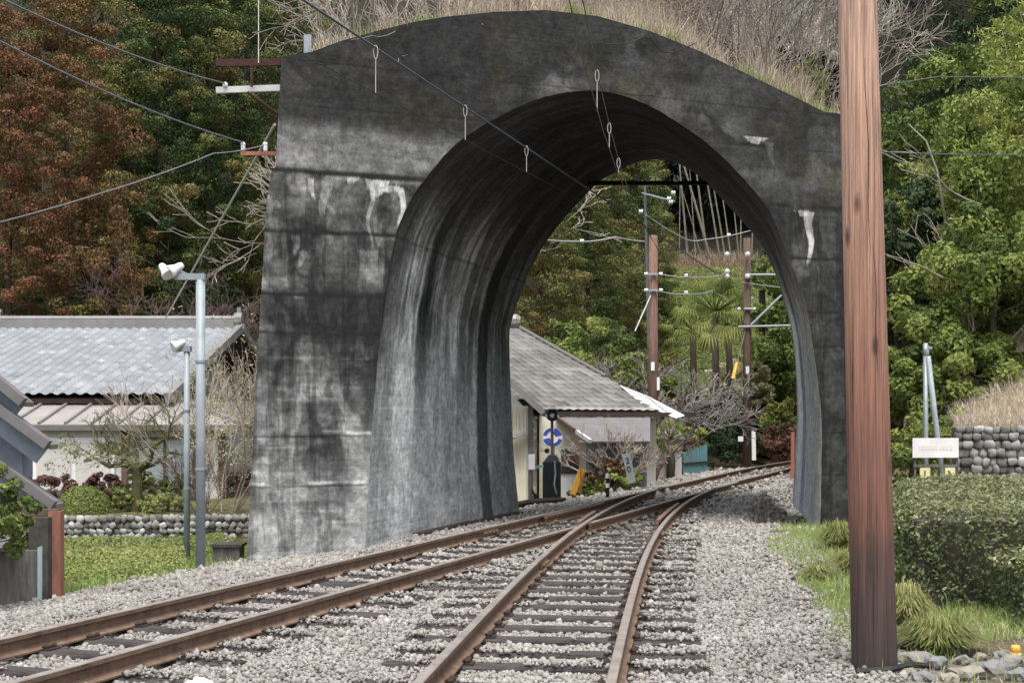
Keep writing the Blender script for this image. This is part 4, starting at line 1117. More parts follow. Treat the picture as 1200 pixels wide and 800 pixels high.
# shrubs on the foot of the slope
SG = 'shrubs at the foot of the slope through the arch'
for i, (px, Yd, H, Rr, tone, m, lab) in enumerate([(806, 52, 2.6, 1.5, .2, 'darkleaf', 'dark shrub between the teal fence and the palm'), (846, 57, 2.6, 1.6, .15, 'darkleaf', 'dark shrub at the foot of the tall palm'),
        (905, 58, 1.9, 1.2, .8, 'broad', 'green shrub right of the dark timber mast'), (922, 60, 2.6, 1.3, .85, 'broad', 'tall green shrub against the right jamb of the arch'), (890, 64, 1.8, 1.4, .4, 'broad', 'shrub above and behind the dark timber mast'),
        (757, 55, 2.4, 1.3, .62, 'broad', 'light green shrub just right of the slender timber pole'), (930, 56, 1.6, 1.2, .6, 'azalea', 'low dark shrub at the base of the right jamb view'), (866, 62, 2.2, 1.4, .7, 'willow', 'straw coloured shrub under the yellow guy guard'),
        (790, 61, 1.6, 1.2, .5, 'broad', 'green shrub behind the palm at the edge of the tea slope')]):
    o = make_broad('shrub', 160 + i, H, Rr, tone, lab, SG, m=m, K=70, per=70, leaf=.15, z0=.02, trunk=False)
    o['category'] = 'shrub'
    x = (px - 600) / F * Yd; o.location = (x, Yd, gz(x, Yd) - .2)
BT = 'bare grey trees around the grey roofed house'
for i, (px, Yd, H, st_, lab) in enumerate([(745, 43, 4.6, 3, 'bare grey tree right behind the white flashing of the grey roof'), (790, 46, 4.0, 4, 'bare grey tree between the grey roof and the palm'), (705, 47, 4.2, 3, 'bare grey tree above the right slope of the grey tiled roof')]):
    o = make_bare('bare_tree', 170 + i, H * .85, lab, 'tree', BT, 'twiggrey', depth=6, stems=st_, spread=.7, kids=(2, 3), minr=.010)
    x = (px - 600) / F * Yd; o.location = (x, Yd, -.3)
o = make_bare('bare_tree', 178, 2.6, 'bare reddish tree with crooked limbs in front of the grey annex roof', 'tree', BT, 'twigpink', depth=5, stems=2, spread=.8, kids=(2, 3), minr=.008, r=.06); o.location = (*at(752, 545, 37)[:2], -.4)
o = make_bare('bare_tree', 179, 1.9, 'thin bare shrub tangle before the annex wall left of the timber pole', 'shrub', BT, 'twig', depth=5, stems=7, spread=.6, kids=(2, 3), minr=.006); o.location = (*at(708, 575, 33.5)[:2], -.4)
o = make_broad('garden_shrub', 190, 1.0, .5, .8, 'brownish green shrub before the annex wall', 'shrubs by the annex', m='azalea', K=50, per=60, leaf=.08, z0=.02, trunk=False); o.location = (*at(705, 575, 33.2)[:2], -.4)
o = make_broad('garden_shrub', 191, .8, .55, .75, 'low yellow green shrub behind the numbered white post', 'shrubs by the annex', K=40, per=60, leaf=.08, z0=.02, trunk=False); o.location = (*at(728, 575, 33.0)[:2], -.4)
o = make_broad('garden_shrub', 192, .45, .3, .6, 'low green shrub right of the black signal box', 'shrubs by the annex', K=40, per=60, leaf=.08, z0=.02, trunk=False); o.location = (*at(684, 580, 31.5)[:2], -.4)
o = make_broad('garden_shrub', 193, 1.5, .75, .8, 'yellow green leafy shrub above the small right-hand annex roof', 'shrubs by the annex', K=60, per=60, leaf=.12, z0=.3); o.location = (*at(798, 545, 45)[:2], -.3)

# ------------------------------------------------------------------ right-hand wood
RG = 'evergreen trees of the right-hand wood'
for i, (px, Yd, H, Rr, tone, m, lab) in enumerate([
        (1052, 40, 8.5, 2.4, .25, 'darkleaf', 'dark blue green tree just right of the big timber pole'), (1108, 34, 4.0, 1.7, .45, 'broad', 'rounded green tree directly behind the grey strut pole'),
        (1165, 35, 5.6, 2.5, .62, 'broad', 'bright green tree above the dry grass mound'), (1225, 38, 7.5, 3.0, .6, 'broad', 'bright tree cut off by the right edge of the picture'),
        (1120, 46, 10.5, 3.4, .42, 'broad', 'tall mid green tree in the middle of the right-hand wood'), (1190, 50, 13.5, 3.8, .22, 'darkleaf', 'tall dark evergreen in the upper right corner'),
        (1090, 54, 14.5, 3.8, .16, 'darkleaf', 'tall dark evergreen at the top, between pole and bamboo'), (1030, 56, 13, 3.4, .3, 'broad', 'green tree half hidden behind the top of the big timber pole'),
        (1265, 55, 15, 4, .35, 'broad', 'tall tree beyond the right edge'), (1140, 62, 18, 4.2, .2, 'darkleaf', 'tallest dark evergreen at the back on the right'), (985, 62, 11, 3.4, .34, 'broad', 'tree behind the right shoulder of the arch')]):
    o = make_broad('evergreen_tree', 210 + i, H, Rr, min(tone + .14, .85), lab, RG, m=m, K=130, per=300, leaf=.115 + .0015 * (Yd - 30), z0=(.42 if px < 1060 and Yd < 50 else .12) if Yd > 36 else .03)
    x = (px - 600) / F * Yd; o.location = (x, Yd, gz(x, Yd) - .4)
# leafy bamboo plumes
def make_bamboo(seed, H, label, n=7, tone=.55):
    rs = np.random.RandomState(seed); rng = random.Random(seed)
    o = thing('bamboo', label, 'bamboo', (0, 0, 0), 'leafy bamboo clumps in the right-hand wood'); cb = MB(); L = []
    for k in range(n):
        a = rng.uniform(0, 6.28); b = Vector((rng.uniform(-.7, .7), rng.uniform(-.7, .7), -.2)); lean = rng.uniform(.12, .4); h = H * rng.uniform(.75, 1)
        pts = [b + Vector((math.cos(a) * lean * h * .8 * f ** 2.6, math.sin(a) * lean * h * .8 * f ** 2.6, h * f * (1 - .10 * f * f))) for f in np.linspace(0, 1, 12)]
        cb.tube(pts, [.04 * (1 - .85 * f) for f in np.linspace(0, 1, 12)], 5, cap=False)
        C = []
        for f in np.linspace(.38, 1, 17):
            i = f * 11; i0 = min(int(i), 10); p = pts[i0].lerp(pts[i0 + 1], i - i0)
            for _ in range(2):
                aa = rng.uniform(0, 6.28); C.append((p.x + math.cos(aa) * .45, p.y + math.sin(aa) * .45, p.z - rng.uniform(0, .3)))
        C = np.array(C); rad = np.tile(np.array([.5, .5, .16]), (len(C), 1)); T = np.clip(tone + .2 * rs.randn(len(C)), 0, 1)
        v, f_, t_ = cloud(C, rad, 60, .17, T, rs, up=-.2, tvar=.1, aspect=.28, shell=.2, spread=.7); L.append((v, f_, t_))
    cb.build('culms', M['culm'], o, True)
    big('plumes', *merge(L)[:2], M['bambooleaf'], o, {'tone': merge(L)[2]})
    return o
b0 = make_bamboo(301, 9.5, 'arching light green bamboo in the centre of the right-hand wood'); b1 = make_bamboo(302, 8.5, 'light green bamboo plume above the bright green tree', tone=.6)
for proto, px, Yd, rz, sc, lab in [(b0, 1105, 39, 0, 1, None), (b1, 1170, 38, 1, 1, None), (b0, 1215, 40, 2.2, 1.15, 'arching bamboo at the right edge of the picture, halfway up'), (b1, 1058, 42, 3, .95, 'bamboo plume touching the right side of the big timber pole'), (b0, 1150, 37.5, 4, .62, 'low bamboo clump just above the dry grass mound')]:
    q = proto if lab is None else dup(proto, label=lab)
    x = (px - 600) / F * Yd; q.location = (x, Yd, gz(x, Yd) - .1); q.rotation_euler = (0, 0, rz); q.scale = (sc,) * 3
# bare sprawling branches right of the pole
o = make_bare('bare_tree', 311, 4.6, 'bare pale tree with long branches spreading in the right-hand wood', 'tree', None, 'barkpale', depth=4, stems=4, spread=.5, kids=(2, 3), minr=.009, r=.04); o.location = (*at(1140, 330, 36.5)[:2], 2.2)
o = tag(MB.build((lambda m: (m.tube([at(1112, 285, 36), at(1098, 200, 36), at(1085, 165, 36), at(1064, 145, 36)], [.035, .03, .024, .012], 6), m)[1])(MB()), 'dead_stem', M['culm'], None, True, org=at(1112, 285, 36)), 'pale curved dead bamboo stem leaning left in the right-hand wood', 'stem')
mb = MB(); rg = random.Random(9)
twigs(mb, Vector(at(1150, 240, 35)), Vector((-1, -.2, .45)).normalized(), 1.2, .03, 4, rg, 5, (2, 2), .28, .0, .008)
tag(mb.build('fallen_branch', M['barkpale'], org=at(1150, 240, 35)), 'long pale bare branch pointing left towards the big timber pole', 'branch')
mb = MB(); twigs(mb, Vector(at(1105, 325, 33.5)), Vector((-1, -.1, .4)).normalized(), .75, .022, 2, rg, 5, (1, 2), .3, .0, .008)
tag(mb.build('fallen_branch', M['barkpale'], org=at(1105, 325, 33.5)), 'short pale bare branch low beside the big timber pole', 'branch')
# low shrubs behind the signboard
for i, (px, Yd, H, Rr, tone, lab) in enumerate([(1062, 31, 1.5, 1.0, .62, 'light green shrub left of the grey strut pole'), (1105, 31.5, 1.9, 1.1, .85, 'bright yellow green shrub right behind the grey strut pole'), (1058, 27.5, .9, .6, .98, 'yellow flowering shrub left of the white signboard legs'), (1130, 33, 1.8, 1.2, .3, 'dark shrub above the rounded stone wall')]):
    o = make_broad('shrub', 320 + i, H, Rr, tone, lab, 'shrubs behind the white signboard', K=70, per=80, leaf=.09, z0=.0, trunk=False)
    o['category'] = 'shrub'; x = (px - 600) / F * Yd; o.location = (x, Yd, gz(x, Yd) - .15)

# ------------------------------------------------------------------ roofs, walls of stone, grass
def tiled(name, p00, p10, p01, p11, nu, nv, m, parent, rs, amp=.045, step=.05, su=6, tv=.2):
    """curved tile courses between four corners: p00-p10 is the eave, p01-p11 the ridge"""
    p00, p10, p01, p11 = [np.array(p, float) for p in (p00, p10, p01, p11)]
    n = np.cross(p10 - p00, p01 - p00); n /= np.linalg.norm(n)
    if n[2] < 0: n = -n
    us = np.linspace(0, 1, nu * su + 1); vs = []; lift = []
    for j in range(nv):
        vs += [j / nv, (j + .97) / nv]; lift += [step, 0]
    vs = np.array(vs); lift = np.array(lift)
    U, Vv = np.meshgrid(us, vs)
    P = (p00 * (1 - U[..., None]) + p10 * U[..., None]) * (1 - Vv[..., None]) + (p01 * (1 - U[..., None]) + p11 * U[..., None]) * Vv[..., None]
    w = np.cos(U * nu * 2 * np.pi); h = amp * np.sign(w) * np.abs(w) ** .7 + lift[:, None]
    P = P + n * h[..., None]
    ny, nx = U.shape; ii = np.arange(nx * ny).reshape(ny, nx)
    Fc = np.stack([ii[:-1, :-1], ii[:-1, 1:], ii[1:, 1:], ii[1:, :-1]], -1).reshape(-1, 4)
    tu = np.minimum((U * nu).astype(int), nu - 1); tvv = np.repeat(np.arange(nv), 2)[:, None] + 0 * tu
    tone = np.clip(.5 + tv * rs.randn(nv + 1, nu + 1)[tvv, tu] + .3 * (fbm(U * 9, Vv * 5, 3) - .5), 0, 1)
    return big(name, P.reshape(-1, 3), Fc, m, parent, {'tone': tone.ravel()})
def slab(mb, pts, th):
    a = [Vector(p) for p in pts]; n = (a[1] - a[0]).cross(a[2] - a[0]).normalized()
    if n.z < 0: n = -n
    mb.prism([p for p in a], n * -th)
def stone_wall(name, label, x0, y0, x1, y1, zb, zt, sz, seed, group=None, rows=None, depth=.3, course=False):
    rs = np.random.RandomState(seed); rng = random.Random(seed)
    o = thing(name, label, 'wall', ((x0 + x1) / 2, (y0 + y1) / 2, zb), group)
    d = Vector((x1 - x0, y1 - y0, 0)); L = d.length; d.normalize(); nn = Vector((d.y, -d.x, 0))
    mb = MB(); c = Vector(((x0 + x1) / 2, (y0 + y1) / 2, (zb + zt) / 2)) - nn * depth * .5
    mb.box(c, (L, depth, (zt - zb) - .03), rz=math.atan2(d.y, d.x)); mb.build('core', M['mortar'], o)
    V12, F80 = ICO[2]; VV = []; TT = []
    z = zb; r = 0
    while z < zt - sz * .3:
        h = sz * rng.uniform(.8, 1.1); s_ = -rng.random() * sz
        while s_ < L:
            w = sz * (rng.uniform(.75, 1.15) if course else rng.uniform(.7, 1.45)); hh = h * rng.uniform(.85, 1.1)
            if 0 < s_ + w / 2 < L:
                k = rs.rand(3) * 6
                vv = V12 * (1 + .16 * (np.sin(V12 @ np.array([2.2, 1.1, .6]) * 1.6 + k[0]) + np.sin(V12 @ np.array([-.7, 1.9, 1.8]) * 2 + k[1])))[:, None]
                vv = np.sign(vv) * np.abs(vv) ** .62 * (1 + .05 * rs.randn(len(vv), 1)) * np.array([w * .53, sz * .36, hh * .53])
                a = rng.uniform(-.25, .25) if not course else (.55 if r % 2 else -.35); ca, sa = math.cos(a), math.sin(a)
                vv = np.stack([vv[:, 0] * ca - vv[:, 2] * sa, vv[:, 1], vv[:, 0] * sa + vv[:, 2] * ca], 1)
                p = Vector((x0, y0, z + h / 2 + rng.uniform(-.1, .1) * h)) + d * (s_ + w / 2) + nn * rng.uniform(-.02, .05)
                wv = vv[:, :1] * np.array(d) + vv[:, 1:2] * np.array(nn) + vv[:, 2:] * np.array([0, 0, 1.0]) + np.array(p)
                VV.append(wv); TT.append(np.clip(np.clip(.52 + .22 * rs.randn(), 0, 1) + .10 * rs.randn(len(V12)), 0, 1))
            s_ += w * .97
        z += h * .93; r += 1
    n = len(VV); Fc = (F80[None] + (np.arange(n) * len(V12))[:, None, None]).reshape(-1, 3)
    big('stones', np.concatenate(VV), Fc, M['wallstone'], o, {'tone': np.concatenate(TT)}, smooth=True)
    return o
def blades(pts, h, w, rs, lean=.35, tone=None, curve=.5):
    n = len(pts); a = rs.rand(n) * 6.283; l = np.abs(rs.randn(n)) * lean
    dx, dy = np.cos(a) * l, np.sin(a) * l
    h = h * np.exp(.3 * rs.randn(n)); b = rs.rand(n) * 6.283
    sx_, sy_ = np.cos(b) * w / 2, np.sin(b) * w / 2
    o3 = np.stack([np.zeros(n), np.zeros(n), np.zeros(n)], 1)
    side_ = np.stack([sx_ * np.ones(n), sy_ * np.ones(n), np.zeros(n)], 1)
    mid = pts + np.stack([dx * h * .4, dy * h * .4, h * .6], 1); tip = pts + np.stack([dx * h * 1.2, dy * h * 1.2, h * (1 - .35 * l)], 1)
    V = np.stack([pts - side_, pts + side_, mid + side_ * .8, mid - side_ * .8, tip + side_ * .12, tip - side_ * .12], 1).reshape(-1, 3)
    b0 = np.arange(n)[:, None] * 6
    Fc = np.concatenate([b0 + np.array([[0, 1, 2, 3]]), b0 + np.array([[3, 2, 4, 5]])])
    return V, Fc, np.repeat(tone if tone is not None else np.clip(.5 + .2 * rs.randn(n), 0, 1), 6)

# ------------------------------------------------------------------ left: house with the blue grey tiled roof
rs = np.random.RandomState(12)
Zg = -.1
ho = thing('tiled_house', 'low house with blue grey tiled gable roof and pale pent roof behind the pruned tree', 'house', (-13, 33, Zg))
XG = -7.07
eL, eR = (-24, 30, 1.93), (XG - .05, 30, 1.93); rL, rR = (-24, 37.7, 3.78), (XG - .05, 37.7, 3.78)
rf = tiled('roof', eL, eR, rL, rR, 70, 32, M['tile'], ho, rs, amp=.022, step=.055, tv=.13)
mb = MB(); slab(mb, [(-24, 30.05, 1.88), (XG, 30.05, 1.88), (XG, 37.7, 3.72), (-24, 37.7, 3.72)], .1); slab(mb, [(-24, 37.7, 3.74), (XG, 37.7, 3.74), (XG, 45.4, 1.9), (-24, 45.4, 1.9)], .1)
mb.build('roof_board', M['darkwood'], ho)
mb = MB(); mb.box((-15.5, 37.7, 3.86), (17.0, .26, .20)); mb.box((-15.5, 37.7, 3.98), (17.0, .20, .08)); mb.tube([(-24, 37.7, 4.04), (XG + .05, 37.7, 4.04)], .07, 8); mb.build('ridge', M['tin'], ho)
mb = MB(); mb.lathe((XG - .02, 37.7, 4.0), [(.18, -.12), (.22, 0), (.18, .08)], 10, 'X'); mb.box((XG - .02, 37.7, 4.22), (.10, .10, .22)); mb.build('ridge_end_tile', M['tin'], ho)
mb = MB(); mb.bar((XG + .02, 29.8, 1.9), (XG + .02, 37.7, 3.80), .16, .20); mb.bar((XG + .02, 45.2, 1.9), (XG + .02, 37.72, 3.80), .16, .20); mb.build('verge', M['tin'], ho)
mb = MB(); mb.bar((XG - .12, 30, 1.68), (XG - .12, 37.7, 3.52), .06, .22); mb.build('barge_board', M['darkwood'], ho)
mb = MB(); mb.prism([(XG - .9, 31.2, Zg), (XG - .9, 31.2, 1.9), (XG - .9, 37.7, 3.5), (XG - .9, 44, 2.0), (XG - .9, 44, Zg)], (-.15, 0, 0)); mb.build('gable_wall', M['plaster'], ho)
wf = MB(); wf.box((XG - .86, 35.2, 2.35), (.06, 2.0, 1.0)); w_ = wf.build('window', M['darkwood'], ho); wf = MB(); wf.box((XG - .84, 35.2, 2.35), (.06, 1.7, .75)); wf.build('pane', M['glassdark'], w_)
wf = MB(); wf.box((XG - .78, 35.2, 2.94), (.3, 2.2, .07)); wf.build('window_hood', M['galvblue'], w_)
mb = MB(); mb.box((-14.7, 28.6, .58), (18.1, .15, 1.52)); mb.build('front_wall', M['plaster'], ho)
mb = MB(); mb.box((-15.5, 30.25, 1.80), (17.0, .12, .10)); mb.build('gutter', M['darktin'], ho)
# pent roof with standing seams, wrapping the right end
pr = MB(); slab(pr, [(-24, 28.3, 1.36), (-5.3, 28.3, 1.36), (XG, 30.6, 1.86), (-24, 30.6, 1.86)], .05); slab(pr, [(-5.3, 28.3, 1.36), (-5.3, 40, 1.36), (XG, 40, 1.86), (XG, 30.6, 1.86)], .05)
pent = pr.build('pent_roof', M['tinlight'], ho)
pr = MB()
for i in range(34):
    x = -5.6 - i * .52; y1 = 30.6 if x < XG else 28.3 + (30.6 - 28.3) * (-5.3 - x) / (-5.3 - XG); 
    pr.bar((x, 28.31, 1.385), (x, y1, 1.385 + .5 * (y1 - 28.3) / 2.3), .05, .05)
for i in range(18):
    y = 28.9 + i * .6; f = min(1, (y - 28.3) / 2.3); pr.bar((-5.3, y, 1.385), (-5.3 - 1.77 * f, y, 1.385 + .5 * f), .05, .05)
pr.bar((-5.3, 28.3, 1.39), (XG, 30.6, 1.89), .10, .08); pr.build('seams', M['tin'], pent)
mb = MB(); mb.box((-14.6, 28.32, 1.29), (18.6, .10, .09)); mb.build('pent_gutter', M['darktin'], ho)
mb = MB()
for x in (-5.7, -7.6, -9.5, -11.4, -13.3, -16.5): mb.box((x, 28.49, .56), (.12, .10, 1.40))
mb.build('posts', M['brownwood'], ho)
for i, (x, w, zc, h, k) in enumerate([(-12.35, 1.6, .62, 1.1, 0), (-10.6, 1.5, .45, 1.3, 1), (-8.6, 1.6, .45, 1.3, 1), (-6.8, 1.2, .62, 1.0, 0)]):
    f = MB(); f.box((x, 28.50, zc), (w, .10, h)); f = f.build('window', M['brownwood'] if k == 0 else M['white'], ho)
    p = MB()
    for q in (-1, 1): p.box((x + q * w * .24, 28.46, zc), (w * .42, .08, h * .86))
    p.build('pane', M['galvblue'] if k == 0 else M['plaster'], f)
mb = MB(); mb.box((-9.6, 28.3, .0), (7.0, .4, .16)); mb.build('porch_step', M['greywood'], ho)
# garden: stone wall, shrubs, pruned tree
stone_wall('stone_wall', 'low garden wall of rounded grey stones in slanted courses, left of the tunnel', -11.5, 22.25, -2.95, 23.1, -.52, -.03, .115, 4, course=True)
def at_g(px, Y, dz=0): 
    x = (px - 600) / F * Y; return (x, Y, gz(x, Y) + dz)
def low(name, label, px, Y, H, Rr, tone, seed, m='broad', K=70, leaf=.06, group=None, z0=0, per=80, cat='shrub', sub=.8):
    o = make_broad(name, seed, H, Rr, tone, label, group, m=m, K=K, per=per, leaf=leaf, z0=z0, trunk=False, sub=sub); o['category'] = cat
    o.location = at_g(px, Y, -.05); return o
GG = 'garden shrubs above the stone wall'
def dome(name, label, px, Y, rx, rz, tone, seed, group, m='tea', n=5200, leaf=.042):
    rs = np.random.RandomState(seed); x, y, z = at_g(px, Y, -.03); d = rs.randn(n, 3); d[:, 2] = np.abs(d[:, 2]); d /= np.linalg.norm(d, axis=1)[:, None]
    P = d * np.array([rx, rx * .9, rz]) * (1 + .10 * (fbm(d[:, 0] * 3 + 4, d[:, 2] * 3 + d[:, 1] * 2, seed) - .5) - .05 * rs.rand(n))[:, None] + np.array([x, y, z])
    V, Fc, T = leaves(P, d, leaf, np.clip(tone + .13 * rs.randn(n), 0, 1), rs, .6, .6)
    return tag(big(name, V, Fc, M[m], None, {'tone': T}, org=(x, y, z)), label, 'shrub', group)
dome('clipped_bush', 'round clipped olive green bush above the garden wall, left', 98, 24.4, .48, .50, .36, 401, GG)
low('garden_shrub', 'bushy green shrub at the foot of the pruned tree', 165, 25.2, .75, .3, .7, 402, 'tea', 60, .04, GG, per=130)
low('garden_shrub', 'low bright green plants left of the pruned tree foot', 138, 24.8, .5, .3, .85, 403, 'tea', 40, .05, GG)
low('garden_shrub', 'low bright green shrub right of the pruned tree foot', 188, 24.6, .36, .4, .8, 404, 'tea', 50, .05, GG)
low('garden_shrub', 'reddish brown rounded shrub behind the clipped bush', 122, 26.6, .62, .4, .3, 405, 'azalea', 70, .05, GG)
low('garden_shrub', 'small brown hedge at the house corner above the shed', 62, 27.5, .55, .45, .3, 406, 'azalea', 60, .05, GG)
low('garden_shrub', 'dark green shrub below the white doors of the house', 205, 27.6, .6, .3, .35, 407, 'broad', 50, .05, GG)
o = thing('pruned_tree', 'pruned garden tree with mossy crooked limbs in front of the tiled house', 'tree', at_g(160, 24.9)); mb = MB(); rg = random.Random(41); YT = 24.9
def limb(px, r0, r1, dy=0):
    P = [Vector(at(x, y, YT + dy * k / len(px))) for k, (x, y) in enumerate(px)]; mb.tube(P, [r0 + (r1 - r0) * k / (len(P) - 1) for k in range(len(P))], 7)
    for k in range(1, len(P)):
        for _ in range(2): twigs(mb, P[k], Vector((rg.uniform(-1, 1), rg.uniform(-.6, .6), rg.uniform(.1, 1))).normalized(), .26, .014, 3, rg, 4, (2, 3), .8, 0, .005)
P0 = Vector(at(160, 595, YT)); P0.z = gz(P0.x, P0.y) - .1
mb.tube([P0, at(161, 565, YT), at(160, 549, YT)], [.11, .09, .085], 9)
limb([(160, 551), (146, 543), (128, 546), (112, 537), (98, 540)], .065, .02, -.4); limb([(158, 549), (142, 532), (128, 528), (110, 515)], .055, .018, .4); limb([(161, 550), (160, 530), (150, 515), (152, 500)], .05, .015, .3)
limb([(162, 550), (176, 538), (180, 522), (196, 512), (200, 498)], .06, .016, -.3); limb([(164, 549), (182, 543), (198, 530), (216, 532)], .05, .015, .5)
mb.build('limbs', M['mossbark'], o)
rs_ = np.random.RandomState(411)
C = rs_.randn(45, 3) * np.array([.7, .3, .16]) + np.array([-.45, 0, .95])
V, Fc, T = cloud(C, np.full((60, 3), .14), 22, .045, np.full(60, .6), rs_, tvar=.2); big('sparse_leaves', V + np.array(o.location), Fc, M['tea'], o, {'tone': T})
o = make_bare('bare_shrub', 412, 3.1, 'tall pale budding shrub of arching twigs between lamp pole and arch pier', 'shrub', None, 'twig', depth=5, stems=9, spread=.42, kids=(2, 3), minr=.004, r=.018)
o.location = at_g(262, 24.6)
C = rs_.randn(420, 3) * np.array([.42, .35, .75]) + np.array([0, 0, 1.55]); C[:, 2] = np.abs(C[:, 2])
V, Fc, T = cloud(C, np.full((420, 3), .09), 9, .035, np.clip(rs_.rand(420), 0, 1), rs_, tvar=.2); big('buds', V + np.array(o.location), Fc, M['willow'], o, {'tone': T})
o = make_bare('bare_shrub', 413, 2.0, 'low reddish twiggy bush at the right end of the garden wall', 'shrub', None, 'twigpink', depth=4, stems=14, spread=.45, kids=(2, 3), minr=.004, r=.012); o.location = at_g(232, 24.2); o.scale = (.75, .75, .62)
# tea plot below the wall
for i, (px0, px1, Y0, w, lab) in enumerate([(60, 262, 21.6, 1.1, 'low row of clipped tea along the foot of the garden wall'), (66, 205, 19.9, 1.1, 'middle low row of clipped tea between shed and lamp poles'), (72, 215, 18.3, 1.0, 'nearest low row of clipped tea beside the ballast edge'), (215, 272, 20.6, .8, 'short low tea row between the lamp poles and the arch pier')]):
    tea_row(lab, [((px0 - 600) / F * Y0, Y0), (((px0 + px1) / 2 - 600) / F * (Y0 + .3), Y0 + .3), ((px1 - 600) / F * (Y0 + .55), Y0 + .55)], w, .33, 420 + i, leaf=.034, dens=2600, tone=.6, group='tea rows below the garden wall')
rs_ = np.random.RandomState(430)
n = 16000; yy = rs_.uniform(15.5, 22.7, n); xx = yy * rs_.uniform(-.33, -.17, n)
tt = (xx - (xml(yy) + .595)) * NX; k = (tt < -3.25 - .5 * rs_.rand(n)) & (fbm(xx * .9, yy * .9, 7) > .38); xx, yy = xx[k], yy[k]
V, Fc, T = blades(np.stack([xx, yy, ground_z(xx, yy)], 1), .09, .012, rs_, .6, np.clip(.45 + .25 * rs_.randn(len(xx)), 0, 1))
tag(big('grass', V, Fc, M['grass'], None, {'tone': T}, org=(-4.5, 18, -.4)), kind='stuff')
# concrete drain box by the pier
o = thing('drain_box', 'small stained concrete drain box with a dark lid beside the arch pier foot', 'drain box', at_g(268, 19.6)); mb = MB(); mb.box((o.location.x, 19.6, o.location.z + .08), (.36, .36, .3)); mb.build('box', M['greywood'], o); mb = MB(); mb.box((o.location.x, 19.6, o.location.z + .25), (.42, .42, .04)); mb.build('lid', M['mortar'], o)

# ------------------------------------------------------------------ sheds on the far left
sh = thing('shed', 'shed at the left edge with stacked blue grey gable ends over dark boards', 'shed', (-5.9, 16.2, -.45))
mb = MB(); Y0 = 15.6
def P2(px, py, Y=Y0): return Vector(at(px, py, Y))
for nm, a, b_, dy in (('top_roof', (-60, 398), (29, 471), .3), ('upper_roof', (-60, 434), (58, 521), .3), ('lower_roof', (-60, 503), (65, 591), .3)):
    p, q = P2(*a), P2(*b_); m_ = MB(); m_.prism([p, q, q + Vector((0, 0, -.05)), p + Vector((0, 0, -.05))], (0, dy, 0)); m_.bar(p + Vector((0, -.04, -.0)), q + Vector((0, -.04, -.0)), .12, .10)
    r_ = m_.build(nm, M['darktin'], sh); m_ = MB(); m_.bar(p + Vector((-.02, .06, -.16)), q + Vector((-.10, .06, -.12)), .03, .2); m_.build('barge_board', M['soffit'], r_)
m_ = MB(); p = P2(-80, 520); m_.prism([P2(-80, 470), P2(45, 545), P2(45, 600), P2(-80, 600)], (0, 1.8, 0))
for v in m_.v: pass
m_ = MB(); m_.prism([P2(-80, 440, 15.8), P2(26, 528, 15.8), P2(26, 560, 15.8), P2(-80, 560, 15.8)], (0, .35, 0)); m_.build('upper_wall', M['soffit'], sh)
m_ = MB(); m_.prism([P2(-80, 520, 15.75), P2(30, 590, 15.75), P2(30, 640, 15.75), P2(-80, 640, 15.75)], (0, .35, 0)); m_.build('lower_wall', M['darkwood'], sh)
m_ = MB(); a, b_, c, d = P2(-90, 585, 15.7), P2(52, 606, 15.7), P2(12, 642, 14.75), P2(-90, 636, 14.75); slab(m_, [a, b_, c, d], .04); m_.build('lean_to_roof', M['darktin'], sh)
m_ = MB(); p, q = P2(-90, 645, 15.0), P2(44, 645, 15.0); m_.prism([p, q, Vector((q.x, q.y, -.5)), Vector((p.x, p.y, -.5))], (0, .9, 0)); m_.build('board_wall', M['greywood'], sh)
m_ = MB(); m_.box((P2(52, 660, 15.3).x, 15.35, .02), (.20, .5, .95)); m_.build('opening_shade_block', M['mortar'], sh)  # solid dark block stands for the shade within an opening
m_ = MB(); m_.prism([P2(44, 641, 15.0), P2(58, 636, 15.25), P2(57, 702, 15.25), P2(44, 708, 15.0)], (.0, .03, 0)); m_.build('pale_panel', M['paleteal'], sh)
m_ = MB(); p = P2(66, 598, 15.3); m_.box((p.x, p.y, (p.z - .5) / 2), (.13, .13, p.z + .5)); m_.build('corner_post', M['orangepost'], sh)
m_ = MB(); p = P2(30, 600, 15.3); m_.box((p.x + .05, p.y + .02, p.z + .0), (.62, .1, .07)); m_.build('beam', M['brownwood'], sh)
# leafy shrub at the left edge
o = make_broad('evergreen_shrub', 440, 1.5, .42, .55, 'leafy green shrub cut off by the left edge, in front of the shed', None, K=70, per=90, leaf=.055, z0=.32, trunk=True); o['category'] = 'shrub'
o.location = (*at(-14, 600, 14.2)[:2], -.42)

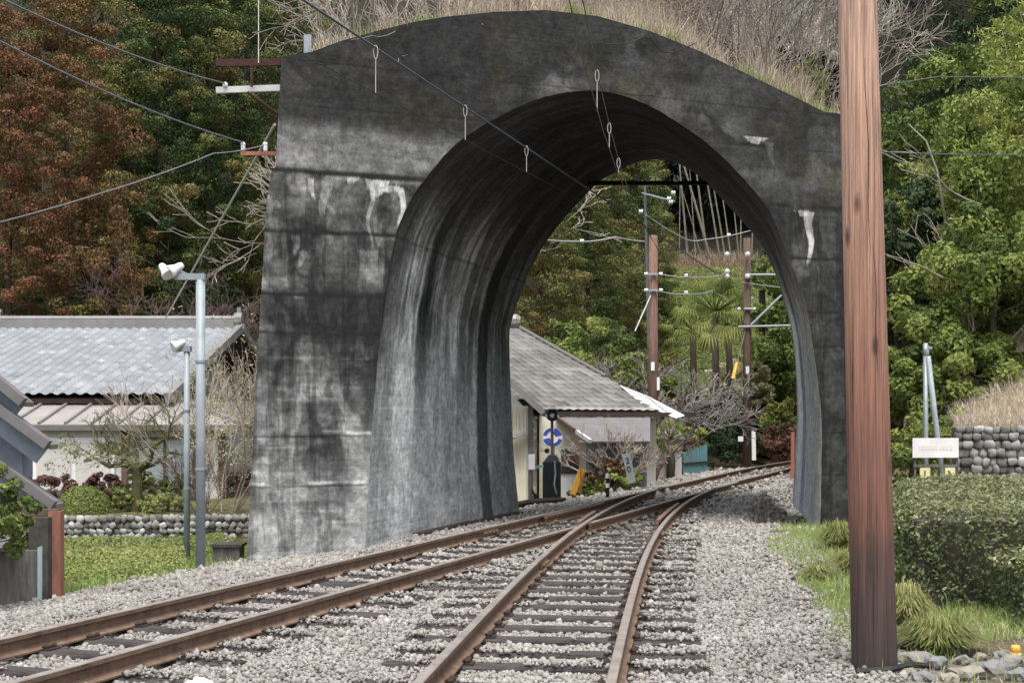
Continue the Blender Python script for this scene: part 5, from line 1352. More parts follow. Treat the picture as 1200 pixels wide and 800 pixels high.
# ------------------------------------------------------------------ lamp poles
def lamp_pole(px, Y, ytop, r, label, heads, arm, ybase):
    b = Vector(at(px, ybase, Y)); b.z = gz(b.x, b.y); tz = at(px, ytop, Y)[2]
    o = thing('lamp_pole', label, 'lamp pole', b, 'lamp poles left of the tunnel')
    mb = MB(); mb.tube([b - Vector((0, 0, .2)), (b.x, b.y, tz)], [r, r * .96], 14); mb.build('pole', M['galvblue'], o, True)
    for f in (.35, .72):
        mb = MB(); mb.lathe((b.x, b.y, b.z + (tz - b.z) * f), [(r * 1.12, -.015), (r * 1.12, .015)], 14); mb.build('band', M['galv'], o)
    mb = MB(); mb.box((b.x + arm[0] * .5 - .02, b.y, tz + .04), (abs(arm[0]) + .16, .10, .08)); mb.build('bracket', M['galvblue'], o)
    for (dx, dy, dz, rx) in heads:
        c = Vector((b.x + dx, b.y + dy, tz + dz)); Q = Matrix.Rotation(rx, 3, 'Y') @ Matrix.Rotation(R(-25), 3, 'X')
        mb = MB(); mb.lathe(c, [(.035, .10), (.05, .06), (.055, .0), (.085, -.07), (.09, -.10), (.07, -.095)], 14, M=Q); h = mb.build('lamp_head', M['white'], o, True)
        mb = MB(); mb.bar(c, (b.x + arm[0] * .8, b.y, tz + .07), .04, .03); mb.build('lamp_arm', M['galv'], h)
    return o
lamp_pole(235, 18.4, 328, .062, 'pale blue grey lamp pole with two white floodlights, the taller, right of the pair', [(-.30, -.05, .14, R(55)), (-.44, -.05, .12, R(-40))], (-.22, 0), 668)
lamp_pole(219, 20.6, 412, .045, 'thin pale lamp pole with one small lamp, the shorter, left of the pair', [(-.10, -.05, .10, R(60))], (-.08, 0), 652)

# ------------------------------------------------------------------ station house beyond the arch
st = thing('station_house', 'cream station house with a big grey tiled hip roof seen through the arch', 'house', (1.5, 36.5, -.5))
rs = np.random.RandomState(21)
e0, e1 = np.array([-6.0, 35, 1.70]), np.array(at(779, 483, 35.2)); e1[2] = 1.62
r0, r1 = np.array([-6.0, 38, 3.84]), np.array([.10, 38, 3.84])
tiled('roof', e0, e1, r0, r1, 46, 20, M['tilegrey'], st, rs, amp=.016, step=.045, tv=.18)
mb = MB(); slab(mb, [e0 + (0, 0, -.06), e1 + (0, 0, -.06), r1 + (0, 0, -.06), r0 + (0, 0, -.06)], .08); slab(mb, [e1 + (0, 0, -.04), (e1[0], 41, 1.62), r1 + (0, 0, -.04)], .08); slab(mb, [(-6, 41, 1.62), (e1[0], 41, 1.62), r1 + (0, 0, -.05), r0 + (0, 0, -.05)], .08); mb.build('roof_deck', M['tin'], st)
mb = MB(); mb.tube([r0 + (0, 0, .08), r1 + (0, 0, .08)], .12, 8); mb.build('ridge', M['tilegrey'], st)
mb = MB(); mb.lathe(tuple(r1 + (0, 0, .14)), [(.18, -.14), (.2, .0), (.14, .12)], 10, 'X'); mb.build('ridge_end_tile', M['tin'], st)
dv = e1 - r1
mb = MB(); mb.tube([r1 + dv * .02 + (0, 0, .05), r1 + dv * .62 + (0, 0, .05)], .05, 6); mb.build('hip', M['tilegrey'], st)
mb = MB(); a_, b_ = r1 + dv * .70, r1 + dv * 1.0
nrm = np.array([0, -.5, .85]); mb.prism([np.array(at(*q)) for q in ((727, 452, 35.9), (762, 466, 35.4), (802, 487, 34.95), (792, 490, 34.95), (752, 473, 35.4))], (0, .03, .02)); mb.build('white_flashing', M['whitetin'], st)
mb = MB(); mb.box((2.1, 37.0, .45), (2.9, 2.4, 2.0)); mb.build('wall', M['cream'], st)
mb = MB(); mb.box((-.9, 35.0, .6), (2.65, 2.8, 2.3)); mb.build('wing_wall', M['cream'], st)
mb = MB()
for i in range(16): mb.box((-.8 + i * .08, 33.575, .6), (.012, .03, 2.2))
mb.build('wall_battens', M['cream'], st)
mb = MB(); mb.box((.43, 33.58, .6), (.12, .12, 2.3)); mb.box((.68, 35.7, .6), (.10, .10, 2.2)); mb.build('corner_posts', M['greywood'], st)
# wing roof: its right slope and verge
W0, W1 = np.array(at(548, 400, 33.2)), np.array(at(637, 481, 33.2))
mb = MB(); slab(mb, [W0, W1, W1 + (0, 2.2, 0), W0 + (0, 2.2, 0)], .07); slab(mb, [W0, W0 - (1.8, 0, 1.6), W0 + (-1.8, 2.2, -1.6), W0 + (0, 2.2, 0)], .07); mb.build('wing_roof', M['tilegrey'], st)
mb = MB(); mb.bar(W0 + (0, -.06, -.05), W1 + (0, -.06, -.05), .06, .14); mb.build('verge_board', M['tin'], st)
mb = MB(); mb.prism([W0 + (0, .42, -.12), W1 + (-.25, .42, -.12), W1 + (-.25, .42, -.35), W0 + (-1.4, .42, -1.55), W0 + (-1.3, .42, -1.4)], (0, .06, 0)); mb.build('gable_panel', M['white'], st)
mb = MB(); mb.box((2.5, 35.2, 1.55), (3.9, .3, .10)); mb.build('eave_shade_strip', M['darkwood'], st)  # dark strip put in for the shade under the eave
mb = MB(); mb.prism([(.05, 33.2, .98), (.35, 33.3, 1.08), (.35, 33.5, 1.1), (-.2, 33.5, .98)], (0, 0, .05)); mb.build('window_canopy', M['tin'], st)
# annex in front
A = [np.array(at(*p)) for p in ((652, 489, 34.88), (762, 489, 34.88), (762, 517, 33.2), (692, 517, 33.2))]
mb = MB(); slab(mb, A, .05); an = mb.build('annex_roof', M['darktin'], st)
mb = MB(); mb.bar(A[0] + (0, -.03, .0), A[0] * .45 + A[3] * .55 + (0, -.03, 0), .06, .09); mb.build('brown_trim', M['brownwood'], an); mb = MB(); mb.bar(A[0] * .4 + A[3] * .6 + (0, -.03, .0), A[3] + (0, -.03, 0), .07, .09); mb.build('pale_trim', M['whitetin'], an)
mb = MB(); mb.prism([np.array(at(690, 520, 33.75)), np.array(at(758, 518, 33.75)), np.array(at(758, 600, 33.75)), np.array(at(690, 600, 33.75))], (0, 1.8, 0)); mb.build('annex_wall', M['soffit'], st)
mb = MB(); mb.prism([np.array(at(632, 486, 34.9)), np.array(at(652, 493, 34.9)), np.array(at(692, 520, 34.9)), np.array(at(692, 600, 34.9)), np.array(at(632, 600, 34.9))], (0, .1, 0)); mb.build('side_wall', M['cream'], st)
dr_ = MB(); dr_.prism([np.array(at(656, 523, 34.86)), np.array(at(680, 523, 34.86)), np.array(at(680, 590, 34.86)), np.array(at(656, 590, 34.86))], (0, .03, 0)); dr_ = dr_.build('door', M['white'], st)
mb = MB(); mb.prism([np.array(at(657.5, 526, 34.83)), np.array(at(678.5, 526, 34.83)), np.array(at(678.5, 555, 34.83)), np.array(at(657.5, 555, 34.83))], (0, .02, 0)); mb.build('door_glass', M['glassdark'], dr_)
mb = MB(); mb.prism([np.array(at(664, 536, 34.81)), np.array(at(677, 531, 34.81)), np.array(at(677, 543, 34.81)), np.array(at(668, 541, 34.81))], (0, .012, 0)); mb.build('poster', M['orangepost'], dr_)
B = [np.array(at(*p)) for p in ((772, 499, 41), (792, 499, 41), (803, 514, 40), (768, 514, 40))]
s2 = thing('outbuilding', 'small pale outbuilding with a grey tin roof right of the slender timber pole', 'shed', (*B[0][:2], -.5))
mb = MB(); slab(mb, B, .05); mb.build('roof', M['tin'], s2); mb = MB(); mb.prism([np.array(at(768, 516, 40.2)), np.array(at(799, 516, 40.2)), np.array(at(799, 560, 40.2)), np.array(at(768, 560, 40.2))], (0, 1, 0)); mb.build('wall', M['plaster'], s2)
# teal sheet fence
fe = thing('sheet_fence', 'teal corrugated sheet fence right of the small outbuilding', 'fence', (*at(815, 540, 43)[:2], -.5)); mb = MB(); p, q = Vector(at(801, 540, 42.5)), Vector(at(829, 540, 43.6))
for i in range(9):
    a = p.lerp(q, i / 9); b_ = p.lerp(q, (i + .92) / 9); mb.prism([(a.x, a.y, -.5), (b_.x, b_.y, -.5), (b_.x, b_.y, at(0, 529 - i, 43)[2]), (a.x, a.y, at(0, 529 - i, 43)[2])], (0, .03 if i % 2 else .06, 0))
mb.build('sheets', M['teal'], fe)
mb = MB(); mb.bar((p.x, p.y - .03, .1), (q.x, q.y - .03, .12), .04, .06); mb.build('rail_bar', M['darkwood'], fe)

# ------------------------------------------------------------------ signal, posts and markers by the track
def flat(mb, pts, Y, th=.02):
    mb.prism([Vector(at(x, y, Y)) for x, y in pts], (0, th, 0))
Ys = 29.5
zg = gz((647 - 600) / F * Ys, Ys)
sg = thing('track_signal', 'black trackside signal lamp on a mast over a black equipment box beyond the arch', 'signal', (*at(647, 583, Ys)[:2], zg))
mb = MB(); c = Vector(at(646.5, 562, Ys)); wd = 21 / F * Ys; hb = at(0, 541, Ys)[2] - zg; mb.box((c.x, c.y, zg + hb / 2), (wd, .35, hb)); bx = mb.build('equipment_box', M['black'], sg)
mb = MB(); mb.prism([Vector(at(637, 541, Ys)) + Vector((0, -.17, 0)), Vector(at(656, 541, Ys)) + Vector((0, -.17, 0)), Vector(at(652, 533, Ys)) + Vector((0, -.1, 0)), Vector(at(643, 533, Ys)) + Vector((0, -.1, 0))], (0, .25, 0)); mb.build('box_cap', M['black'], bx)
mb = MB(); m0, m1 = at(647, 545, Ys), at(647, 488, Ys); mb.tube([m0, m1], .03, 8); mb.build('mast', M['brownwood'], sg)
mb = MB(); c = Vector(at(647, 486, Ys)); mb.lathe(c, [(.10, .12), (.125, .1), (.13, -.08), (.11, -.1)], 14, 'Y'); mb.box((c.x, c.y - .04, c.z + .11), (.16, .26, .03)); ls = mb.build('lamp_housing', M['black'], sg)
mb = MB(); mb.lathe(c + Vector((0, -.12, -.01)), [(.045, -.01), (.04, .01), (.02, .02)], 12, 'Y'); mb.build('lens', M['galvblue'], ls)
mb = MB(); 
for q in (-1, 1): mb.box((c.x + q * .12, c.y - .06, c.z - .02), (.03, .1, .06))
mb.build('clamp', M['galv'], ls)
mb = MB(); mb.lathe(Vector(at(641, 528, Ys)), [(.05, -.03), (.055, 0), (.05, .03)], 10, 'Y'); mb.build('bell', M['black'], sg)
mb = MB(); mb.tube([at(650, 540, Ys - .2), at(651, 555, Ys - .2), at(649.5, 568, Ys - .2), at(653, 581, Ys - .15)], .018, 6); mb.build('conduit', M['galv'], sg)
# round blue sign on its own post
Yr = 30.4; c = Vector(at(647.5, 512, Yr)); r_ = 11.5 / F * Yr
rd = thing('round_sign', 'round blue and white sign behind the signal mast', 'sign', (c.x, c.y, gz(c.x, c.y)))
mb = MB(); mb.tube([(c.x + .03, c.y + .03, gz(c.x, c.y) - .1), (c.x + .03, c.y + .03, c.z)], .022, 8); mb.build('post', M['galv'], rd)
mb = MB(); mb.lathe(c, [(r_, .02), (r_, .0)], 28, 'Y'); dsk = mb.build('disc', M['white'], rd)
def arcseg(r0, r1, a0, a1, n=10):
    P = [Vector((c.x + r1 * math.cos(a), c.y - .006, c.z + r1 * math.sin(a))) for a in np.linspace(a0, a1, n)]
    return P + [Vector((c.x + r0 * math.cos(a), c.y - .006, c.z + r0 * math.sin(a))) for a in np.linspace(a1, a0, n)]
for (a0, a1, i0) in ((.22, 1.38, .30), (1.72, 2.92, .62), (3.36, 4.52, .30), (4.86, 6.06, .62)):
    mb = MB(); mb.prism(arcseg(r_ * i0, r_ * .97, a0, a1), (0, .008, 0)); mb.build('blue_field', M['blue'], dsk)
# white numbered post
Yn = 28.6; npb = Vector(at(741, 566, Yn))
nb = thing('number_post', 'leaning white post marked 20 on the ballast left of the track', 'marker post', npb)
mb = MB(); flat(mb, [(737, 567), (745, 564), (738.5, 531), (735, 530.5), (729.5, 533)], Yn, .08); bd = mb.build('post', M['white'], nb)
def text(name, s_, loc, size, m, parent, rot=0, ext=.004):
    cu = bpy.data.curves.new(name, 'FONT'); cu.body = s_; cu.size = size; cu.extrude = ext; cu.align_x = 'CENTER'; cu.align_y = 'CENTER'; cu.materials.append(m)
    tmp = bpy.data.objects.new(name, cu); COL.objects.link(tmp); bpy.context.view_layer.update(); me = bpy.data.meshes.new_from_object(tmp); bpy.data.objects.remove(tmp)
    o = bpy.data.objects.new(name, me); COL.objects.link(o); o.rotation_euler = (R(90), rot, 0)
    o.parent = parent; wl = worldloc(parent); o.location = Vector(loc) - wl; return o
text('figure', '2', Vector(at(735.3, 540, Yn)) + Vector((0, -.006, 0)), .17, M['black'], bd, R(-11)); text('figure', '0', Vector(at(737.0, 550, Yn)) + Vector((0, -.006, 0)), .17, M['black'], bd, R(-11))
# small black and white stake
Yk = 29.5; kb = Vector(at(712, 573, Yk)); ks = thing('marker_stake', 'short black and white banded stake left of the numbered post', 'marker post', (kb.x, kb.y, gz(kb.x, kb.y)))
mb = MB(); mb.tube([(kb.x, kb.y, gz(kb.x, kb.y) - .1), at(712, 555, Yk)], .035, 8); mb.build('stake', M['black'], ks)
for y0, y1 in ((554.5, 560), (566, 571)):
    mb = MB(); mb.tube([at(712, y1, Yk), at(712, y0, Yk)], .041, 10); mb.build('white_band', M['white'], ks)
# yellow barrier boards and its orange stake
Yb = 30.2; yb = thing('yellow_barrier', 'two leaning yellow boards against a thin orange stake by the station door', 'barrier', Vector(at(679, 577, Yb)))
mb = MB(); mb.bar(at(671, 579, Yb), at(682, 549, Yb), .09, .12); mb.bar(at(678, 577, Yb + .1), at(684.5, 550, Yb + .1), .07, .12); mb.build('boards', M['yellow'], yb)
mb = MB(); mb.tube([at(681, 579, Yb - .12), at(680, 520, Yb - .1)], .014, 6); mb.build('stake', M['orange'], yb)
# grey cabinet on a post
Yc = 29.0; gb_ = thing('cable_cabinet', 'small white cable cabinet on a grey post at the foot of the station wall', 'cabinet', Vector(at(622, 580, Yc)))
mb = MB(); c = Vector(at(623, 541, Yc)); mb.box((c.x, c.y, c.z), (.13, .12, .30)); mb.build('cabinet', M['white'], gb_); mb = MB(); mb.tube([at(622, 588, Yc), at(622, 549, Yc)], .035, 8); mb.build('post', M['greywood'], gb_)
mb = MB(); mb.tube([at(622, 570, Yc), at(625, 577, Yc), at(631, 583, Yc)], .022, 6); mb.build('cable', M['black'], gb_); mb = MB(); mb.bar(at(626, 547, Yc), at(637, 546, Yc), .04, .05); mb.build('bracket', M['teal'], gb_)
tag(MB.build((lambda m: (m.tube([at(596, 592, 28.2), at(620, 588, 28.4), at(640, 586, 28.6), at(662, 584.5, 29)], [.05, .06, .06, .04], 6), m)[1])(MB()), 'timber_edging', M['darkwood'], None, org=at(620, 588, 28.4)), 'dark timber edging lying on the ballast before the signal box', 'timber')

# ------------------------------------------------------------------ poles and catenary beyond the arch
def insul(mb, c, s=.06, axis='X'):
    s *= .72
    mb.lathe(c, [(s * .4, -s), (s, -s * .7), (s, -.3 * s), (s * .55, -.15 * s), (s * .55, .15 * s), (s, .3 * s), (s, .7 * s), (s * .4, s)], 10, axis)
def wire(name, label, pts, r, m, sag=0, cat='wire', n=14, group=None, parent=None):
    P = []
    for i in range(len(pts) - 1):
        a, b = Vector(pts[i]), Vector(pts[i + 1])
        for k in range(n):
            f = k / n; q = a.lerp(b, f); q.z -= sag * 4 * f * (1 - f); P.append(q)
    P.append(Vector(pts[-1])); mb = MB(); mb.tube(P, r, 5)
    if parent is not None: return mb.build(name, m, parent)
    return tag(mb.build(name, m, None, org=P[0]), label, cat, group)
def timber_mast(px, yb, yt, Y, r, label, m, name='timber_pole'):
    b = Vector(at(px, yb, Y)); t_ = Vector(at(px, yt, Y)); b.z = min(b.z, gz(b.x, b.y))
    o = thing(name, label, 'utility pole', b, 'timber poles beyond the arch'); mb = MB(); mb.tube([b - Vector((0, 0, .2)), t_], [r, r * .8], 12); mb.build('pole', m, o, True); return o
YA = 41; pA = timber_mast(765.5, 559, 276, YA, .155, 'slender reddish timber pole with white insulators, the nearer pole seen through the arch', mat('pole_red_wood', (.20, .125, .095), (.12, .07, .055), 7, .8, .4, stretch=(4, 4, .4)))
YB = 55; pB = timber_mast(875.5, 541, 279, YB, .175, 'dark timber mast carrying grey bracket arms at the right of the view through the arch', M['brownwood'])
YD = 63; pD = timber_mast(893, 500, 340, YD, .17, 'third timber pole, farthest away, behind the dark mast with bracket arms', M['darkwood'])
for y in (321, 340):
    mb = MB(); mb.bar(at(759, y, YA - .17), at(771, y, YA - .17), .05, .06); mb.build('steel_band', M['galv'], pA)
    for px in (770.5, 757):
        mb = MB(); insul(mb, Vector(at(px + (4 if px > 765 else 0), y, YA - .17)), .075); mb.build('insulator', M['porcelain'], pA)
mb = MB(); flat(mb, [(763, 424), (767, 424), (767, 434), (763, 434)], YA - .19, .02); mb.build('number_plate', M['white'], pA)
mb = MB(); flat(mb, [(769.5, 442), (773, 442), (773, 457), (769.5, 457)], YA - .1, .06); mb.build('white_box', M['white'], pA)
# grey arms on the dark mast
for (a, b_) in (((873, 322), (945, 322)), ((880, 381), (916, 346)), ((865, 383), (945, 381)), ((872, 362), (884, 362)), ((870, 331), (915, 337))):
    mb = MB(); mb.tube([at(*a, YB - .2), at(*b_, YB - .2)], .05 if a[1] != 331 else .02, 7); mb.build('bracket_arm', M['galvblue'], pB)
for p in ((852, 298), (876, 298), (852, 324), (876, 324), (852, 318), (866, 362), (884, 362)):
    mb = MB(); insul(mb, Vector(at(*p, YB - .3)), .13 if p[1] < 330 else .09, 'Y'); mb.build('insulator', M['porcelain'], pB)
mb = MB(); flat(mb, [(874, 429), (878, 429), (878, 438), (874, 438)], YB - .25, .02); mb.build('number_plate', M['white'], pB)
mb = MB(); flat(mb, [(865, 511), (871, 511), (871, 517), (865, 517)], YB - .3, .06); mb.build('white_box', M['white'], pB)
for p in ((882, 350), (891, 397)):
    mb = MB(); insul(mb, Vector(at(*p, YD - .3)), .12, 'Y'); mb.build('insulator', M['porcelain'], pD)
o = tag(MB.build((lambda m: (flat(m, [(881.5, 539), (886, 539), (885.5, 506), (883, 503.5), (881, 506)], 54, .12), m)[1])(MB()), 'kilometre_post', M['white'], None, org=at(884, 539, 54)), 'plain white post standing at the foot of the dark timber mast', 'marker post')
o = thing('steel_pole', 'thin grey steel pole with insulators, just left of the slender timber pole top', 'utility pole', (*at(756, 545, 47)[:2], -.4)); mb = MB(); mb.tube([(*at(764, 545, 47)[:2], -.5), at(755.5, 212, 47)], [.06, .045], 8); mb.build('pole', M['wiregrey'], o)
mb = MB(); mb.bar(at(752, 226, 46.8), at(791, 236, 46.8), .05, .05); mb.build('cross_arm', M['galv'], o)
for p in ((751, 248), (784, 233), (789, 226), (786, 237), (757, 214)):
    mb = MB(); insul(mb, Vector(at(*p, 46.7)), .10); mb.build('insulator', M['porcelain'], o)
# yellow guy guard
g0, g1 = Vector(at(874, 385, YB - .1)), Vector(at(852, 470, YB - 1.5))
gw = thing('guy_wire', 'guy wire with a yellow guard slanting left from the dark timber mast', 'guy wire', g1); mb = MB(); mb.tube([g0, g1], .02, 5); mb.build('wire', M['wiregrey'], gw); mb = MB(); mb.tube([g0.lerp(g1, .48), g0.lerp(g1, .70)], .07, 8); mb.build('guard', M['yellow'], gw)
# wires beyond the arch
WG = 'wires between the poles beyond the arch'
wire('wire', 'upper feeder wire from the slender timber pole to the dark mast', [at(771, 321, YA), at(852, 321, YB)], .018, M['wirepale'], .12, group=WG)
wire('wire', 'lower feeder wire from the slender timber pole to the dark mast', [at(771, 341, YA), at(812, 344, 47), at(835, 340, 52), at(850, 348, YB)], .018, M['wirepale'], .05, group=WG)
wire('wire', 'pale sagging wire running left from the thin steel pole', [at(755, 283, 46.5), at(722, 277.5, 45), at(690, 283, 43), at(640, 281, 40)], .022, M['wirepale'], .02, group=WG)
mb = MB(); insul(mb, Vector(at(682, 282.5, 42.6)), .085); tag(mb.build('wire_insulator', M['porcelain'], None, org=at(682, 282.5, 42.6)), 'white insulator strung in the pale sagging wire left of the steel pole', 'insulator', WG)
wire('wire', 'wire slanting down right from the thin steel pole past the bamboo', [at(757, 252, 46.8), at(805, 281, 50), at(824, 281, 52), at(880, 270, 55)], .018, M['wirepale'], .04, group=WG)
mb = MB(); insul(mb, Vector(at(854, 275.5, 53.6)), .10); tag(mb.build('wire_insulator', M['porcelain'], None, org=at(854, 275.5, 53.6)), 'white insulator strung in front of the bamboo, left of the dark mast top', 'insulator', WG)
wire('guy_wire', 'guy wire slanting down left from the slender timber pole to the grey roof', [at(764, 343, YA), at(744, 388, 39.5)], .02, M['wirepale'], 0, group=WG)
mb = MB()
for p, Y in (((742, 321), 0), ((804, 322), 46), ((804, 342), 46)): 
    if Y: mb = MB(); insul(mb, Vector(at(p[0], p[1] + 1, Y)), .085); tag(mb.build('wire_insulator', M['porcelain'], None, org=at(*p, Y)), 'white insulator strung in the %s feeder wire between the two timber poles' % ('upper' if p[1] < 330 else 'lower'), 'insulator', WG)
o = tag(MB.build((lambda m: (m.tube([at(928.5, 560, 33), at(929, 506, 33)], .045, 8), m)[1])(MB()), 'orange_post', M['orange'], None, org=at(928.5, 560, 33)), 'thin orange red post half hidden behind the right jamb of the arch', 'post')
# beam across the far ring
cb = thing('catenary_beam', 'black steel beam across the far end of the arch with white insulators on top', 'beam', at(770, 214, 26.9)); mb = MB(); mb.bar(at(690, 214.5, 26.2), at(862, 214.5, 28.6), .06, .08); mb.build('beam', M['black'], cb)
for px in (747, 758, 792):
    mb = MB(); mb.lathe(Vector(at(px, 213, 26.95 + (px - 747) * .012)), [(.03, 0), (.055, .02), (.055, .05), (.03, .06), (.045, .08), (.03, .12)], 9); mb.build('insulator', M['porcelain'], cb)

# ------------------------------------------------------------------ overhead wires in front of and through the arch
def xc_main(Y): return float(xml(Y)) + .595
def xc_side(Y): return (float(xsl(Y)) + float(xsr(Y))) / 2
Zm = lambda Y: 5.41 - .027 * (Y - 13.5)
wire('catenary_wire', 'thick blue black overhead wire slanting down from the top of the picture into the arch', [(xc_main(y), y, Zm(y)) for y in (6, 10, 13.5, 16, 18, 20.2, 24, 28, 34)], .0125, M['wire'], 0, 'overhead wire', n=3)
wire('contact_wire', 'thin dark contact wire below the thick overhead wire of the main track', [(xc_main(y), y, 4.90) for y in (6, 12, 18, 24, 30, 36)], .004, M['blackrub'], 0, 'overhead wire', n=3)
Zs = lambda Y: 5.83 - .128 * (Y - 15) if Y < 22 else 4.93
wire('catenary_wire', 'thin overhead wire over the siding, dropping steeply into the crown of the arch', [(xc_side(y) - .03, y, Zs(y)) for y in (8, 11, 15, 17, 19, 21, 22.5)] , .007, M['wiregrey'], 0, 'overhead wire', n=3)
Zsc = lambda Y: 5.12 - .055 * (Y - 17)
wire('contact_wire', 'thin lower wire over the siding, left of its steep overhead wire', [(xc_side(y) - .03, y, Zsc(y)) for y in (6, 10, 15, 18, 20, 22.5, 27)], .006, M['wiregrey'], 0, 'overhead wire', n=3)
HG = 'pale wire hangers on the overhead wires'
def hanger(x, y, zt, zb, label):
    o = thing('wire_hanger', label, 'hanger', (x, y, zb), HG); mb = MB(); w = .022
    P = [(x + w * math.cos(a), y, zt - .06 + .07 * math.sin(a)) for a in np.linspace(0, 2 * math.pi, 15)]
    mb.tube(P, .005, 5); mb.build('loop', M['wirepale'], o); mb = MB(); mb.tube([(x, y, zt - .13), (x, y, zb)], .0055, 5); mb.build('rod', M['wirepale'], o)
for y, lab in ((15.06, 'pale hanger on the thick overhead wire, highest, left of the arch crown'), (17.65, 'pale hanger on the thick overhead wire, at the left haunch of the arch opening'), (20.0, 'pale hanger on the thick overhead wire, inside the dark arch opening')):
    hanger(xc_main(y), y, Zm(y) + .02, 4.90, lab)
for y, lab in ((17.0, 'pale hanger above the crown of the arch on the siding wire'), (18.9, 'pale hanger on the siding wire just inside the crown of the arch'), (20.4, 'lowest pale hanger on the siding wire, against the far ring of the arch')):
    hanger(xc_side(y) - .03, y, Zs(y) + .02, Zsc(y), lab)
# steel arms on the left shoulder
Yt = 18.95
def fp(px, py, off=0): return Vector(at(px, py, Yt + off))
a1 = thing('bracket_arm', 'rusty flat steel bar jutting left from the top of the arch pier', 'bracket', fp(330, 75)); mb = MB(); mb.bar(fp(253, 74), fp(336, 73, .2), .05, .09); mb.build('bar', M['rustbar'], a1)
a2 = thing('bracket_arm', 'white steel arm with small insulator jutting left below the rusty bar', 'bracket', fp(328, 104)); mb = MB(); mb.bar(fp(253, 106), fp(336, 103, .2), .06, .08); mb.build('arm', M['whitetin'], a2)
mb = MB(); mb.lathe(fp(264, 101), [(.02, -.02), (.035, .0), (.035, .03), (.015, .05)], 8); mb.build('insulator', M['porcelain'], a2); mb = MB(); mb.bar(fp(295, 102), fp(295, 76), .03, .03); mb.build('hanger_rod', M['rustbar'], a2)
mb = MB(); mb.tube([fp(290, 108), fp(334, 140, .15)], .02, 6); mb.build('strut', M['rustbar'], a2)
a3 = thing('bracket_arm', 'short orange steel arm carrying two white insulators on the arch pier', 'bracket', fp(320, 180)); mb = MB(); mb.bar(fp(282, 180), fp(330, 180, .2), .05, .05); mb.build('arm', M['orange'], a3)
for px in (285, 311):
    mb = MB(); mb.lathe(fp(px, 178), [(.02, 0), (.03, .02), (.03, .09), (.034, .1), (.02, .125)], 9); mb.build('insulator', M['porcelain'], a3)
p_ = fp(361, 62, .45); o = tag(MB.build((lambda m: (m.box((p_.x, p_.y, p_.z + .06), (.1, .1, .34)), m)[1])(MB()), 'short_post', M['galv'], None, org=p_), 'short pale post stub on the left shoulder of the arch', 'post')
LW = 'cables reaching the left pier of the arch'
wire('cable', 'grey cable from the upper left corner to the white steel arm', [at(-60, -32, 13), at(264, 98, 18.95)], .0105, M['wiregrey'], .10, 'cable', group=LW)
wire('cable', 'blue grey cable from the left edge to the orange arm', [at(-60, 17, 13), at(285, 167, 18.95)], .0095, mat('blue_cable', (.11, .14, .16), (.08, .10, .12), 6, .5), .10, 'cable', group=LW)
wire('cable', 'grey cable curving from the left edge up to the orange arm', [at(-60, 275, 16), at(120, 226, 17.5), at(250, 180, 18.5), at(311, 170, 18.95)], .010, M['wiregrey'], .02, 'cable', group=LW)
wire('guy_wire', 'pale guy wire slanting down left from the arch pier to the tiled roof ridge', [at(322, 146, 19.0), at(190, 380, 36.5)], .018, M['wirepale'], 0, 'guy wire')
wire('cable', 'pale vertical wire rising beyond the rusty bar at the arch shoulder', [at(303, -20, 19.3), at(303, 74, 18.95)], .007, M['wirepale'], 0, 'cable', group=LW)
wire('drape_cable', 'loose black cable looped over the right of the arch face', [F3(np.array([front_px(*q)]))[0] + np.array([.02, -.05, 0]) for q in ((700, 52), (735, 52), (752, 44), (760, 45), (772, 60), (785, 63), (812, 52))], .008, M['blackrub'], .01, 'cable', n=5)
wire('drape_cable', 'thin pale cable lying along the left curve of the arch top', [F3(np.array([front_px(*q)]))[0] + np.array([.02, -.05, 0]) for q in ((410, 48), (435, 43), (447, 44), (462, 38))], .007, M['wiregrey'], .01, 'cable', n=5)
wire('power_line', 'dark power line crossing the right-hand wood, upper', [at(1030, 101, 29), at(1100, 90, 29.4), at(1290, 92, 30)], .012, M['wire'], .0, 'power line', group='power lines across the right-hand wood')
wire('power_line', 'dark power line crossing the right-hand wood, lower', [at(1030, 178, 29), at(1290, 179, 30)], .012, M['wire'], .05, 'power line', group='power lines across the right-hand wood')
# boards at the left wall foot
for i, (a, b_, lab) in enumerate([((480, 622, 21.0), (545, 609, 23.2), 'weathered dark board lying along the foot of the tunnel wall'), ((548, 608, 23.3), (600, 600, 25.3), 'second dark board lying farther along the foot of the tunnel wall')]):
    mb = MB(); p, q = Vector(at(*a)), Vector(at(*b_)); p.x += .12; q.x += .12; p.z = gz(p.x, p.y) + .05; q.z = gz(q.x, q.y) + .06; mb.bar(p, q, .16, .07); tag(mb.build('old_board', M['darkwood'], None, org=p), lab, 'board')

# ------------------------------------------------------------------ right foreground: the timber pole
pb = Vector((2.40, 9.6, gz(2.40, 9.6)))
po = thing('timber_pole', 'big reddish brown timber pole with dark creosoted foot in the right foreground', 'utility pole', pb)
mb = MB(); pts = []; rad = []
for i in range(30):
    z = -.35 + i * .30; pts.append((2.40 - .026 * (z + .1), 9.6, z)); rad.append((.149 - .0054 * z))
mb.tube(pts, rad, 40); mb.build('pole', M['pole'], po, True)
rng = random.Random(17)
for (a, z, L) in ((-1.75, .35, .5), (-1.3, 1.8, .9), (-1.5, 2.6, 1.3)):
    mb = MB(); P = []
    for i in range(8):
        zz = z + L * i / 7; aa = a + .05 * math.sin(i * 1.3 + z); r_ = .149 - .0054 * zz - .001
        P.append((2.40 - .026 * (zz + .1) + r_ * math.cos(aa), 9.6 + r_ * math.sin(aa), zz))
    mb.tube(P, [.001, .003, .004, .0045, .004, .0035, .003, .001], 5); mb.build('drying_crack', M['darkwood'], po)
